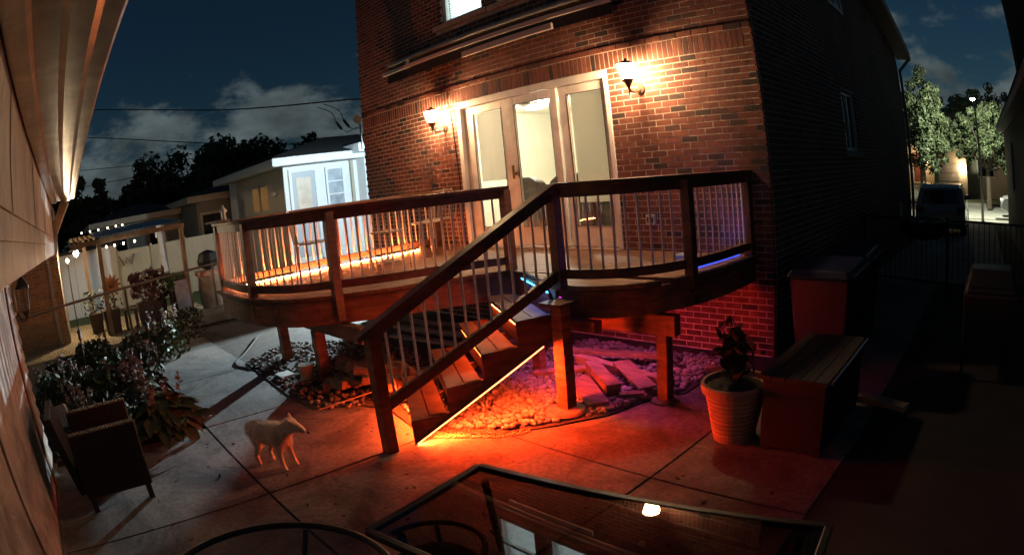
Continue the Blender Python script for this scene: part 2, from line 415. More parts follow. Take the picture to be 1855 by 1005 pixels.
for a, b in zip(yb[:-1], yb[1:]):
    for c, d in zip(zb[:-1], zb[1:]):
        ym, zm = (a + b) / 2, (c + d) / 2
        if SW[0] < ym < SW[1] and SW[2] < zm < SW[3]: continue
        sm.box(-0.25, 0.0105, a, b, c, d)
_p = [(0.02, 4.4), (HD, 4.4), (HD, rake(HD)), (4.3, 6.15), (0.02, 6.15)]
sm.v += [(-0.25, y, z) for y, z in _p] + [(0.0105, y, z) for y, z in _p]; _i = len(sm.v) - 10
sm.f += [tuple(range(_i, _i + 5)), tuple(reversed(range(_i + 5, _i + 10)))] + [(_i + k, _i + (k + 1) % 5, _i + 5 + (k + 1) % 5, _i + 5 + k) for k in range(5)]
side = sm.build('side_wall', 'mortar', house)
MB().box(HX0 + 0.02, HX0 + 0.3, 0.25, HD, -0.1, 4.7).build('left_wall', 'mortar', house)
MB().box(HX0 + 0.02, -0.02, HD, HD + 0.25, -0.6, rake(HD)).build('back_wall', 'mortar', house)
# bricks: running bond with corner returns; (x0,x1,z0,z1,proud)
J = 0.0115
br_ = []
def zrow(i): return (54 - i) * CO          # lower edge of the joint line i counted from the photo's top
rows = []
z = 0.0
nrow = int(HH / CO)
def cut(x0, x1, z0, z1, holes):
    segs = [(x0, x1)]
    for h in holes:
        if z1 <= h[2] + 0.004 or z0 >= h[3] - 0.004: continue
        ns = []
        for a, b in segs:
            if b <= h[0] or a >= h[1]: ns.append((a, b)); continue
            if a < h[0]: ns.append((a, h[0]))
            if b > h[1]: ns.append((h[1], b))
        segs = ns
    return [s for s in segs if s[1] - s[0] > 0.03]
for k in range(nrow):
    z0 = k * CO + J / 2; z1 = (k + 1) * CO - J / 2
    idx = 53 - k
    if idx in (4, 5, 6):
        # quoin at the corner, soldiers elsewhere
        br_.append((-0.105, 0.0, z0, z1, 0.0)); continue
    off = 0.0 if k % 2 == 1 else BL / 2
    x = 0.0
    first = True
    while x > HX0:
        ln = (off if (first and off) else BL)
        first = False
        a, b = max(HX0, x - ln) + (J / 2 if x - ln > HX0 else 0), x - (J / 2 if x < 0 else 0)
        for s in cut(a, b, z0, z1, OPEN + SILLS): br_.append((s[0], s[1], z0, z1, 0.022 if idx == 3 else random.choice((0, 0.0007, 0.0014, 0.002))))
        x -= ln
zs0, zs1 = zrow(7) + J / 2, zrow(4) - J / 2
x = -0.115
while x > HX0 + 0.03:
    br_.append((x - CO + J, x, zs0, zs1, 0.001)); x -= CO
# the 300 that show largest become parts of their own
def vis(b):
    xm, zm = (b[0] + b[1]) / 2, (b[2] + b[3]) / 2
    d = (Vector((xm, 0, zm)) - CAM).length
    if zm > 3.75: return 1e3
    if zm < 0.95 and xm < -0.9: return 1e3
    return d
order = sorted(range(len(br_)), key=lambda i: vis(br_[i])); pick = set(order[:300])
proto = {}
rest = MB()
for i, (x0, x1, z0, z1, pr_) in enumerate(br_):
    if i in pick:
        key = (round(x1 - x0, 4), round(z1 - z0, 4))
        if key not in proto:
            w_, h_ = key
            me = MB().box(-w_ / 2, w_ / 2, -0.012, 0.02, -h_ / 2, h_ / 2)
            o = me.build('brick', 'brick', front, bevel=0.0)
            proto[key] = o; o.location = ((x0 + x1) / 2, -pr_, (z0 + z1) / 2)
        else:
            c = proto[key].copy(); COL.objects.link(c); c.location = ((x0 + x1) / 2, -pr_, (z0 + z1) / 2)
    else:
        rest.box(x0, x1, -0.012 - pr_, 0.012, z0, z1)
tag(rest.build('brickwork', 'brick', front), kind='stuff')
# side wall bricks, one joined mass (in deep shade in the photograph)
sb = MB()
for k in range(-7, nrow):
    z0 = k * CO + J / 2; z1 = (k + 1) * CO - J / 2
    y = 0.0; first = True
    off = BL / 2 if k % 2 == 1 else 0
    while y < HD:
        ln = (off if first and off else BL); first = False
        a, b = y + (J / 2 if y > 0 else -0.012), min(HD, y + ln) - J / 2
        if y > 0 or True:
            for s in (cut(a, b, z0, z1, [SW]) if z1 < rake(b) else []): sb.box(-0.012 if y > 0 else -0.1, 0.012, s[0] if y > 0 else 0.021, s[1], z0, z1)
        y += ln
tag(sb.build('side_brickwork', 'brick', side), kind='stuff')
MATS['brick']
# sills
for s in SILLS: MB().box(s[0], s[1], -0.075, 0.12, s[2], s[3]).build('window_sill', 'stone_sill', house, bevel=0.006)
MB().box(-0.1, 0.06, SW[0] - 0.08, SW[1] + 0.08, SW[2] - 0.09, SW[2]).build('window_sill', 'stone_sill', house, bevel=0.006)
# upstairs windows; the blind slats glow themselves in place of room light
emitmat('lit_blind', (0.72, 0.95, 1.0), 0.95)
mat('glow_slat', (0.7, 0.75, 0.76), 0.6, emit=(0.72, 0.95, 1.0), estr=2.0)
for (a, b, c, d), lit in zip(OPEN[1:], (True, True)):
    fr = MB()
    for q in ((a, a + 0.07, c, d), (b - 0.07, b, c, d), (a + 0.07, b - 0.07, c, c + 0.06), (a + 0.07, b - 0.07, d - 0.06, d), (a + 0.07, b - 0.07, 5.08, 5.13)): fr.box(q[0], q[1], 0.03, 0.10, q[2], q[3])
    w = fr.build('window', 'white_paint', house, bevel=0.004)
    MB().box(a + 0.07, b - 0.07, 0.062, 0.066, c + 0.06, d - 0.06).build('pane', 'pane_glass', w)
    bl = MB()
    zz = c + 0.07
    while zz < d - 0.07:
        bl.poly([(a + 0.075, 0.105, zz), (b - 0.075, 0.105, zz), (b - 0.075, 0.13, zz + 0.036), (a + 0.075, 0.13, zz + 0.036)]); zz += 0.042
    bl.build('blind', 'glow_slat', w)
    MB().box(a + 0.02, b - 0.02, 0.2, 0.22, c, d).build('room_backing', 'white_paint', w)
# side window, reflecting the street
for q, glow in ((SW, 0), (SW2, 1), (SW3, 1)):
    fr = MB()
    for (a, b, c, d) in ((q[0], q[0] + 0.06, q[2], q[3]), (q[1] - 0.06, q[1], q[2], q[3]), (q[0] + 0.06, q[1] - 0.06, q[2], q[2] + 0.06), (q[0] + 0.06, q[1] - 0.06, q[3] - 0.06, q[3]), ((q[0] + q[1]) / 2 - 0.025, (q[0] + q[1]) / 2 + 0.025, q[2] + 0.06, q[3] - 0.06)):
        fr.box(-0.1 if not glow else 0.0125, -0.03 if not glow else 0.06, a, b, c, d)
    w = fr.build('window', 'white_paint', house, bevel=0.004)
    MB().box(-0.068 if not glow else 0.03, -0.064 if not glow else 0.034, q[0] + 0.06, q[1] - 0.06, q[2] + 0.06, q[3] - 0.06).build('pane', 'dark_glass', w)
    if not glow: MB().box(-0.24, -0.23, q[0], q[1], q[2], q[3]).build('curtain', mat('curtain', (0.3, 0.22, 0.12), 0.9, var=0.3, scale=4, stretch=(1, 8, 1)), w)
# roof with soffit, gutter and downspout
mat('shingle', (0.035, 0.033, 0.032), 0.9, var=0.4, scale=20, bump=0.4)
mat('soffit_paint', (0.45, 0.38, 0.28), 0.6, var=0.12, scale=2)
rf = MB()
for (y0, z0, y1, z1) in ((-0.35, 6.02, 4.3, 6.32), (4.3, 6.32, HD + 0.35, rake(HD + 0.35) + 0.17)):
    rf.hexa([(HX0 - 0.4, y0, z0 - 0.02), (0.45, y0, z0 - 0.02), (0.45, y1, z1 - 0.02), (HX0 - 0.4, y1, z1 - 0.02), (HX0 - 0.4, y0, z0 + 0.06), (0.45, y0, z0 + 0.06), (0.45, y1, z1 + 0.06), (HX0 - 0.4, y1, z1 + 0.06)])
roof = rf.build('roof', 'shingle', house)
def slab_y(x0, x1, y0, y1, dz0, dz1): return MB().hexa([(x0, y0, rake(y0) + dz0), (x1, y0, rake(y0) + dz0), (x1, y1, rake(y1) + dz0), (x0, y1, rake(y1) + dz0), (x0, y0, rake(y0) + dz1), (x1, y0, rake(y0) + dz1), (x1, y1, rake(y1) + dz1), (x0, y1, rake(y1) + dz1)])
slab_y(0.013, 0.40, 4.3, HD + 0.3, 0.02, 0.06).build('soffit', 'soffit_paint', house)
slab_y(0.40, 0.46, 4.3, HD + 0.3, -0.02, 0.14).build('rake_board', 'soffit_paint', house)
ds = MB(); ds.beam((0.4, HD + 0.2, rake(HD) - 0.05), (0.09, HD - 0.05, rake(HD) - 0.4), 0.08, 0.07); ds.beam((0.09, HD - 0.05, rake(HD) - 0.4), (0.09, HD - 0.05, -0.3), 0.08, 0.07, (0, 1, 0))
ds.build('downspout', mat('downspout_paint', (0.25, 0.22, 0.17), 0.5, var=0.1), house)
# electrical bits on walls
for (x, z) in ((-1.5, 1.41), (-2.45, 0.42)):
    o = MB().box(x - 0.06, x + 0.06, -0.05, 0.0, z - 0.06, z + 0.06).build('outlet_box', mat('grey_plastic', (0.5, 0.48, 0.5), 0.4, var=0.05), house, bevel=0.008)
    for dx in (-0.028, 0.028): MB().box(x + dx - 0.014, x + dx + 0.014, -0.054, -0.05, z - 0.03, z + 0.03).build('socket', 'black_paint', o)
MB().tube([(-4.86, -0.012, 3.6), (-4.86, -0.014, 3.2), (-4.80, -0.02, 2.8), (-4.76, -0.02, 2.0), (-4.77, -0.02, 1.1)], 0.006, 5).build('cable', 'black_paint', house)
MB().box(0.013, 0.06, 8.6, 8.85, 0.35, 1.0).build('meter_panel', 'white_paint', house, bevel=0.01)

# ---- patio doors
def shade_cloth():
    if 'shade_cloth' in MATS: return MATS['shade_cloth']
    m = mat('shade_cloth', (0.62, 0.55, 0.45), 0.9, var=0.06, scale=2); t = m.node_tree; b = t.nodes['Principled BSDF']
    tl = t.nodes.new('ShaderNodeBsdfTranslucent'); tl.inputs[0].default_value = (0.82, 0.72, 0.58, 1); mx = t.nodes.new('ShaderNodeMixShader'); mx.inputs[0].default_value = 0.68
    o = [n for n in t.nodes if n.type == 'OUTPUT_MATERIAL'][0]; t.links.new(b.outputs[0], mx.inputs[1]); t.links.new(tl.outputs[0], mx.inputs[2]); t.links.new(mx.outputs[0], o.inputs[0])
    return m
dx0, dx1, dz0, dz1 = -4.69, -1.92, 1.06, 3.18
door = (thing('patio_door', 'wide cream three panel glazed patio door lit from the room behind', 'door', (-3.3, 0, 1.06)))
fr = MB()
fr.box(dx0, dx0 + 0.09, -0.03, 0.14, dz0, dz1).box(dx1 - 0.06, dx1, -0.03, 0.14, dz0, dz1).box(dx0 + 0.09, dx1 - 0.06, -0.03, 0.14, 3.08, dz1)
fr.build('door_frame', 'white_paint', door, bevel=0.006)
MB().box(dx0, dx1, -0.10, 0.16, 1.02, 1.075).build('threshold', mat('threshold', (0.36, 0.24, 0.18), 0.5, var=0.2), door, bevel=0.006)
PAN = [(-4.59, -3.66, -4.40, -3.80, 1.33), (-3.64, -2.76, -3.53, -2.87, 1.33), (-2.745, -1.985, -2.62, -2.0 - 0.06, 1.33)]
for k, (a, b, c, d, pz) in enumerate(PAN):
    yy = 0.03 if k != 1 else 0.0
    p = MB()
    p.box(a, c, yy, yy + 0.05, 1.085, 3.075).box(d, b, yy, yy + 0.05, 1.085, 3.075).box(c, d, yy, yy + 0.05, 1.085, pz).box(c, d, yy, yy + 0.05, 2.97, 3.075)
    pn = p.build('door_panel', 'white_paint', door, bevel=0.006)
    MB().box(c, d, yy + 0.02, yy + 0.026, pz, 2.97).build('pane', 'pane_glass', pn)
    bd = MB()
    for q in ((c, c + 0.012, pz, 2.97), (d - 0.012, d, pz, 2.97), (c, d, pz, pz + 0.012), (c, d, 2.958, 2.97)): bd.box(q[0], q[1], yy - 0.004, yy + 0.001, q[2], q[3])
    bd.build('glazing_bead', mat('bead', (0.12, 0.09, 0.07), 0.5, var=0.1), pn)
    if k == 1: MB().beam((-3.585, -0.05, 1.98), (-3.585, -0.05, 2.16), 0.02, 0.03, (0, 1, 0)).box(-3.6, -3.57, -0.05, 0.0, 2.03, 2.07).build('door_handle', mat('brass', (0.35, 0.2, 0.08), 0.3, metal=0.8, var=0.1), pn)
    if k != 1:
        bl = MB(); zz = 1.98 if k == 0 else 1.62
        while zz < 2.95:
            bl.poly([(c + 0.005, 0.10, zz), (d - 0.005, 0.10, zz), (d - 0.005, 0.103, zz + 0.0243), (c + 0.005, 0.103, zz + 0.0243)]); zz += 0.0245
        bl.build('blind', shade_cloth(), pn)
# ---- room behind
room = tag(MB().box(-7.1, -0.5, 0.25, 0.26, 0.9, 1.0).box(-7.1, -0.5, 0.26, 4.6, 1.0, 1.06).box(-7.1, -0.5, 4.6, 4.7, 1.06, 3.35).box(-7.1, -7.0, 0.26, 4.6, 1.06, 3.35).box(-0.6, -0.5, 0.26, 4.6, 1.06, 3.35).box(-7.1, -0.5, 0.25, 4.7, 3.35, 3.45).build('room', mat('cream_wall', (0.66, 0.63, 0.52), 0.85, var=0.04, scale=2)), kind='structure')
cl = thing('ceiling_light', 'round flush ceiling light glowing inside the room behind the doors', 'lamp', (-5.6, 2.58, 3.3))
MB().lathe((-5.6, 2.58, 3.25), [(0.02, -0.03), (0.16, -0.01), (0.2, 0.03), (0.2, 0.05)], 24).build('diffuser', emitmat('lamp_glow', (1.0, 0.93, 0.72), 9.0), cl)
MB().lathe((-5.6, 2.58, 3.283), [(0.22, 0.0), (0.22, 0.04), (0.1, 0.066)], 24).build('rim', 'white_paint', cl)
lamp('ceiling_bulb', (-5.4, 2.5, 3.1), 260, (1.0, 0.91, 0.74), 0.15, cl)
mat('leather', (0.08, 0.065, 0.055), 0.5, var=0.2, scale=5)
for (x, y, lb) in ((-3.55, 0.95, 'dark rounded armchair back seen through the right glass door'), (-4.9, 1.35, 'dark rounded armchair back seen through the middle glass door')):
    a = thing('armchair', lb, 'chair', (x, y, 1.06))
    pr2 = [(-0.42, 0.0), (0.42, 0.0), (0.44, 0.55), (0.36, 0.84), (0.2, 0.93), (-0.2, 0.93), (-0.36, 0.84), (-0.44, 0.55)]
    bk = MB(); i = 0; n = len(pr2)
    bk.v = [(x + px, y, 1.06 + pz) for px, pz in pr2] + [(x + px * 0.95, y + 0.25, 1.06 + pz * 0.97) for px, pz in pr2]
    bk.f = [tuple(range(n)), tuple(reversed(range(n, 2 * n)))] + [(k, (k + 1) % n, n + (k + 1) % n, n + k) for k in range(n)]
    bk.build('backrest', 'leather', a, bevel=0.05)
    MB().box(x - 0.4, x + 0.4, y + 0.25, y + 0.85, 1.14, 1.5).build('seat', 'leather', a, bevel=0.05)
    for s_ in (-1, 1): MB().box(x + s_ * 0.47 - 0.09, x + s_ * 0.47 + 0.09, y + 0.05, y + 0.85, 1.06, 1.68).build('armrest', 'leather', a, bevel=0.05)

# ---- wall lanterns either side of the doors
mat('bronze', (0.10, 0.065, 0.045), 0.45, metal=0.6, var=0.3, scale=20)
def sconce(x, z, lb):
    t = thing('wall_lantern', lb, 'lamp', (x, 0, z), 'lit lanterns beside the patio doors')
    o = Vector((x, -0.25, z))
    MB().lathe((x + 0.0, -0.25, z - 0.20), [(0.006, -0.10), (0.012, -0.02), (0.02, 0.0), (0.06, 0.07), (0.068, 0.085)], 8).build('lantern_base', 'bronze', t)
    MB().lathe((x, -0.25, z - 0.112), [(0.062, 0.0), (0.112, 0.15), (0.112, 0.16)], 8).build('lantern_glass', emitmat('lantern_glow', (1.0, 0.61, 0.31), 350.0), t)
    for k in range(4):
        t_ = PI / 4 + k * PI / 2; c_, s_ = math.cos(t_), math.sin(t_)
        MB().beam((x + 0.074 * c_, -0.25 + 0.074 * s_, z - 0.115), (x + 0.116 * c_, -0.25 + 0.116 * s_, z + 0.048), 0.008, 0.008).build('lantern_bar', 'bronze', t)
    MB().lathe((x, -0.25, z + 0.05), [(0.118, 0.0), (0.11, 0.012), (0.06, 0.035), (0.02, 0.05), (0.008, 0.075)], 8).build('lantern_roof', 'bronze', t)
    bp = MB().cyl((x, -0.002, z - 0.22), (x, -0.03, z - 0.22), 0.065, 0.05, 12); bp.build('wall_plate', 'bronze', t)
    MB().tube([(x, -0.03, z - 0.22), (x, -0.08, z - 0.25), (x, -0.20, z - 0.26), (x, -0.245, z - 0.215)], 0.012).build('arm', 'bronze', t)
sconce(-4.99, 3.06, 'left lit wall lantern on the brick between awning end and doors')
sconce(-1.47, 3.09, 'right lit wall lantern on the brick beside the door top corner')

# ---- folded awning
aw = thing('awning', 'long dark retractable awning folded against the brick above the doors', 'awning', (-3.8, 0, 3.95))
MB().box(-6.12, -1.62, -0.24, -0.012, 4.06, 4.10).build('awning_hood', mat('grey_paint', (0.33, 0.32, 0.3), 0.4, metal=0.3, var=0.1), aw, bevel=0.006)
MB().cyl((-6.1, -0.13, 3.98), (-1.64, -0.13, 3.98), 0.055, None, 12).build('fabric_roll', mat('dark_fabric', (0.018, 0.017, 0.02), 0.9, var=0.3, scale=8), aw)
MB().box(-6.17, -1.52, -0.31, -0.27, 3.90, 3.96).build('front_bar', mat('bar_paint', (0.55, 0.47, 0.42), 0.4, var=0.06), aw, bevel=0.008)
MB().box(-6.08, -1.55, -0.262, -0.252, 3.76, 3.90).build('valance', 'dark_fabric', aw)
MB().beam((-4.06, -0.34, 3.775), (-2.42, -0.30, 3.80), 0.04, 0.085).build('folding_arm', 'bar_paint', aw, bevel=0.01)
for x in (-5.6, -1.75): MB().box(x - 0.04, x + 0.04, -0.2, -0.012, 3.86, 4.06).build('bracket', 'bar_paint', aw)
# ================================================================= DECK
DZ = 1.06
deck = thing('deck', 'raised reddish wooden deck with curved railings and stairs below the patio doors', 'deck', (-3.2, -2, 0))
EL = [(-5.45, 0.0), (-5.45, -3.66)]                                     # left edge
EF = crom([(-5.45, -3.66), (-4.75, -3.71), (-4.17, -3.69), (-3.49, -3.46), (-3.16, -3.10), (-2.86, -2.62), (-2.62, -2.06), (-2.27, -1.40)], 8)
ER = crom([(-1.17, -1.98), (-0.84, -1.90), (-0.62, -1.76), (-0.43, -1.51), (-0.28, -1.15), (-0.21, -0.67), (-0.20, 0.0)], 8)
def x_at(path, y):
    for a, b in zip(path[:-1], path[1:]):
        if min(a[1], b[1]) <= y <= max(a[1], b[1]) and abs(a[1] - b[1]) > 1e-6:
            return a[0] + (b[0] - a[0]) * (y - a[1]) / (b[1] - a[1])
    return None
EFv = [p for p in EF if p.x > -4.7]
def spans(y):
    "x intervals of the floor at depth y"
    out = []
    xf = x_at(EFv, y); xr = x_at(ER, y)
    if y > -1.40: return [(-5.45, xr)]
    if xf is None: xf = -4.2
    out.append((-5.45, xf))
    if xr is not None and y > -1.98: out.append((-2.27 + (y + 1.40) / (-1.98 + 1.40) * 1.10, xr))
    return out
y = -0.004; bw = 0.138
while y > -3.68:
    y2 = max(y - bw + 0.006, -3.70)
    ya, yb_ = y - 0.002, y2 + 0.002
    for s1, s2 in zip(spans(ya), spans(yb_)):
        if s1[1] is None or s2[1] is None or s1[1] - s1[0] < 0.05: continue
        MB().hexa([(s2[0], y2, DZ - 0.035), (s2[1], y2, DZ - 0.035), (s1[1], y, DZ - 0.035), (s1[0], y, DZ - 0.035), (s2[0], y2, DZ), (s2[1], y2, DZ), (s1[1], y, DZ), (s1[0], y, DZ)]).build('floor_board', 'deck_wood', deck)
    y -= bw
def inset(path, d):
    out = []
    for k, p in enumerate(path):
        a = Vector(path[max(0, k - 1)][:2]); b = Vector(path[min(len(path) - 1, k + 1)][:2]); t = (b - a).normalized()
        out.append(Vector(p[:2]) + Vector((-t.y, t.x)) * d)
    return out
# fascia in lengths, with fine gaps between them
for path, n in ((inset(EF, 0.035), 5), (inset(ER, 0.035), 2), ([Vector((-5.41, 0)), Vector((-5.41, -3.62))], 1)):
    m_ = len(path)
    for k in range(n):
        a, b = int(k * (m_ - 1) / n), int((k + 1) * (m_ - 1) / n)
        seg = list(path[a:b + 1])
        if len(seg) > 2: seg[0] = seg[0].lerp(seg[1], 0.04); seg[-1] = seg[-1].lerp(seg[-2], 0.04)
        MB().ribbon(seg, 0.028, 0.765 if path[0].x < -1.3 else 0.79, DZ - 0.04).build('fascia_board', 'fascia_wood', deck)
# thin trim moulding and drop light line under the floor edge
MB().ribbon(inset(EF, 0.012), 0.018, DZ - 0.075, DZ - 0.045).build('edge_trim', 'rail_wood', deck)
MB().ribbon(inset(ER, 0.012), 0.018, DZ - 0.075, DZ - 0.045).build('edge_trim', 'rail_wood', deck)
# the joist behind the stair head
Q0 = Vector((-1.20, -2.08)); QS = Vector((-0.105, -0.31)); TW = Vector((-0.866, 0.5))
a0, b0 = Vector((-1.19, -1.99)), Vector((-2.27, -1.41))
MB().beam((a0.x, a0.y, 0.90), (b0.x, b0.y, 0.90), 0.03, 0.25).build('fascia_board', 'fascia_wood', deck)
# beams, joists and support posts
MB().box(-5.30, -2.75, -3.05, -2.95, 0.60, 0.76).build('beam', 'fascia_wood', deck, bevel=0.004)
MB().box(-2.05, -0.30, -1.56, -1.46, 0.60, 0.78).build('beam', 'fascia_wood', deck, bevel=0.004)
MB().box(-1.34, -0.80, -2.0, -1.9, 0.70, 0.785).build('beam', 'fascia_wood', deck)
x = -5.2
while x < -0.35:
    yf = -3.3 if x < -3.3 else (-2.4 if x < -2.75 else -1.3)
    if x < -2.75 or x > -2.3: MB().box(x, x + 0.038, yf, -0.03, 0.785, DZ - 0.04).build('joist', 'fascia_wood', deck)
    x += 0.41
def post(x, y, z0, z1, w=0.11, name='support_post', m='fascia_wood'):
    return MB().box(x - w / 2, x + w / 2, y - w / 2, y + w / 2, z0, z1).build(name, m, deck, bevel=0.004)
post(-3.87, -3.0, 0.0, 0.60, 0.125); post(-5.2, -2.92, 0.0, 0.60, 0.12); post(-0.44, -1.51, 0.02, 0.60, 0.105); post(-1.97, -1.50, 0.0, 0.60, 0.10)
post(-1.03, -2.14, 0.06, 0.95, 0.115)
MB().lathe((-1.03, -2.16, 0.0), [(0.185, 0.001), (0.185, 0.03), (0.165, 0.05), (0.10, 0.058)], 28).build('pier_footing', 'concrete', deck, smooth=False)
MB().lathe((-0.44, -1.51, 0.0), [(0.13, 0.0), (0.13, 0.012), (0.10, 0.02)], 20).build('pier_footing', 'concrete', deck)
MB().box(-1.16, -0.92, -2.26, -2.02, 0.95, 0.975).build('post_cap', 'fascia_wood', deck)

# ---- railings
RT = 1.92
PR = inset(EF, 0.07); RRt = inset(ER, 0.07); RL = [Vector((-5.38, -0.07)), Vector((-5.38, -3.60))]
bal = MB().cyl((0, 0, 0), (0, 0, 1), 0.011, None, 6, caps=False).build('baluster', 'baluster_metal', deck)
first = [True]
def baluster(x, y, z0, z1):
    if first[0]: o = bal; first[0] = False
    else: o = bal.copy(); COL.objects.link(o)
    o.location = (x, y, z0); o.scale = (1, 1, z1 - z0)
PP = [(-5.38, -3.60), (-4.12, -3.62), (-3.10, -3.06), (-2.31, -1.44)]
PQ = [(-1.17, -1.96), (-0.33, -1.19), (-0.26, -0.07)]
PL = [(-5.38, -1.85), (-5.38, -0.07)]
for k, (x, y) in enumerate(PP + PQ + PL):
    p = post(x, y, 0.80 if (x, y) in PP[:3] + PQ[1:2] else DZ - 0.02, RT - 0.04, 0.09, 'rail_post', 'rail_wood')
    MB().cyl((x + 0.03, y - 0.047, 0.93), (x + 0.03, y - 0.056, 0.93), 0.012, None, 8).build('bolt', 'dark_metal', p)
for path, zt in ((PR, RT), (RRt, RT), (RL, RT)):
    MB().ribbon(path, 0.135, zt - 0.035, zt).build('top_rail', 'rail_wood', deck, bevel=0.006)
    MB().ribbon(path, 0.045, zt - 0.125, zt - 0.0355).build('sub_rail', 'rail_wood', deck)
    MB().ribbon(path, 0.06, 1.115, 1.195).build('bottom_rail', 'rail_wood', deck, bevel=0.004)
    for q in along(path, 0.108, 0.07, 0.07):
        if min((q - Vector(v)).length for v in PP + PQ + PL) < 0.062: continue
        baluster(q.x, q.y, 1.19, zt - 0.12)
# pale cap board on the far left corner
MB().box(-5.62, -4.95, -3.70, -3.53, RT + 0.001, RT + 0.03).build('corner_cap', mat('pale_wood', (0.42, 0.30, 0.19), 0.7, var=0.3, scale=4, stretch=(1, 6, 6)), deck, bevel=0.005)

# ---- stairs
NS, RS = 5, DZ / 5
def q_at(k): return Q0 + QS * k
TWID = 1.20
for k in range(1, NS):
    zt = DZ - RS * k; n0 = q_at(k); bk = QS * -1.0
    run = Vector((0.5, 0.866)) * 0.30
    for j in range(2):
        f0 = run * (j * 0.5) ; f1 = run * (j * 0.5 + 0.475)
        a = n0 + f0; b = n0 + f1; c = b + TW * TWID; d = a + TW * TWID
        MB().hexa([(a.x, a.y, zt - 0.036), (b.x, b.y, zt - 0.036), (c.x, c.y, zt - 0.036), (d.x, d.y, zt - 0.036), (a.x, a.y, zt), (b.x, b.y, zt), (c.x, c.y, zt), (d.x, d.y, zt)]).build('tread_board', 'fascia_wood', deck, bevel=0.004)
for k in range(1, NS + 1):
    zt = DZ - RS * (k - 1) - 0.04; n0 = q_at(k - 1) + Vector((0.5, 0.866)) * 0.035 + TW * 0.02; n1 = n0 + TW * (TWID - 0.04)
    if k == 1: continue
    MB().beam((n0.x, n0.y, (zt + DZ - RS * k) / 2 + 0.0), (n1.x, n1.y, (zt + DZ - RS * k) / 2), 0.022, zt - (DZ - RS * k) - 0.004).build('riser', 'fascia_wood', deck)
def stringer(off, back=0.03, drop=0.038, th_=0.038):
    P = []
    for k in range(0, NS):
        q = q_at(k); zt = DZ - RS * k - drop
        P.append((q + Vector((0.5, 0.866)) * back, zt)); P.append((q + Vector((0.5, 0.866)) * back, max(0.0, zt - RS)))
    low = [(Vector((-1.655, -3.42)), 0.0), (Vector((-1.615, -3.35)), 0.0), (Vector((-1.205, -2.20)), 0.61), (Vector((-1.13, -1.98)), 0.73)]
    poly = [(q.x, q.y, z) for q, z in P] + [(q.x, q.y, z) for q, z in low]
    o = TW * off; th = TW * th_
    b = MB(); n = len(poly)
    b.v = [(x + o.x, y + o.y, z) for x, y, z in poly] + [(x + o.x + th.x, y + o.y + th.y, z) for x, y, z in poly]
    b.f = [tuple(range(n)), tuple(reversed(range(n, 2 * n)))] + [(k, (k + 1) % n, n + (k + 1) % n, n + k) for k in range(n)]
    return b.build('stringer', 'fascia_wood', deck)
stringer(-0.046, -0.006, 0.0, 0.044); stringer(TWID - 0.06); stringer(TWID / 2)
FP = Vector((-1.63, -3.555)); TP = Vector((-1.17, -1.96))
post(FP.x, FP.y, 0.0, 1.0, 0.10, 'newel_post', 'rail_wood')
def lerp3(a, za, b, zb, t): v = a.lerp(b, t); return Vector((v.x, v.y, za + (zb - za) * t))
for nm, za, zb, w, h in (('stair_top_rail', 1.015, 1.90, 0.13, 0.04), ('stair_sub_rail', 0.955, 1.84, 0.045, 0.075), ('stair_bottom_rail', 0.375, 1.165, 0.06, 0.085)):
    t0 = -0.075 if 'top' in nm else 0.0
    MB().beam(lerp3(FP, za, TP, zb, t0), lerp3(FP, za, TP, zb, 1.0), w, h).build(nm, 'rail_wood', deck, bevel=0.005)
for k in range(1, 15):
    t = k / 15.0; v = FP.lerp(TP, t); baluster(v.x, v.y, 0.40 + 0.79 * t, 0.93 + 0.89 * t)

# ---- light strips
emitmat('led_warm', (1.0, 0.24, 0.06), 230.0)
emitmat('led_orange', (1.0, 0.20, 0.05), 14.0)
emitmat('led_cyan', (0.05, 0.45, 1.0), 10.0)
emitmat('led_blue', (0.04, 0.10, 1.0), 1.2)
emitmat('led_violet', (0.7, 0.05, 0.6), 4.0)
facemat('led_orange_face', (1.0, 0.052, 0.007), 3900.0)
emitmat('led_step', (1.0, 0.13, 0.025), 70.0)
facemat('led_step_face', (1.0, 0.08, 0.010), 70.0)
emitmat('led_foot', (1.0, 0.11, 0.02), 150.0)
facemat('led_foot_face', (1.0, 0.07, 0.009), 1500.0)
facemat('led_cyan_face', (0.05, 0.18, 1.0), 36.0)
facemat('led_blue_face', (0.04, 0.10, 1.0), 95.0)
facemat('led_violet_face', (1.0, 0.13, 0.46), 170.0)
def strip(name, a, b, r, m, label, grp=None, face=(0, 0, -1)):
    o = tag(MB().beam(a, b, r, r).build(name, m), label, 'light strip', grp)
    if m + '_face' in MATS:
        a, b, f = Vector(a), Vector(b), Vector(face).normalized(); d = (b - a).normalized(); s_ = d.cross(f).normalized() * r * 0.5; n_ = f * (r * 0.5 + 0.0015)
        p = MB().poly([a + n_ - s_, b + n_ - s_, b + n_ + s_, a + n_ + s_])
        if (b - a).cross(s_).dot(f) < 0: p.f = [tuple(reversed(p.f[0]))]
        q = p.build('diffuser', m + '_face', fix=False); q.parent = o
    return o
strip('light_strip', (-5.22, -3.50, 1.085), (-5.22, -0.55, 1.085), 0.014, 'led_warm', 'bright warm white light strip along the left edge of the deck floor')
names = ['light strip under the top stair tread nosing, glowing orange', 'light strip under the second stair tread nosing, glowing orange', 'light strip under the third stair tread nosing, glowing orange', 'light strip under the lowest stair tread nosing, glowing orange']
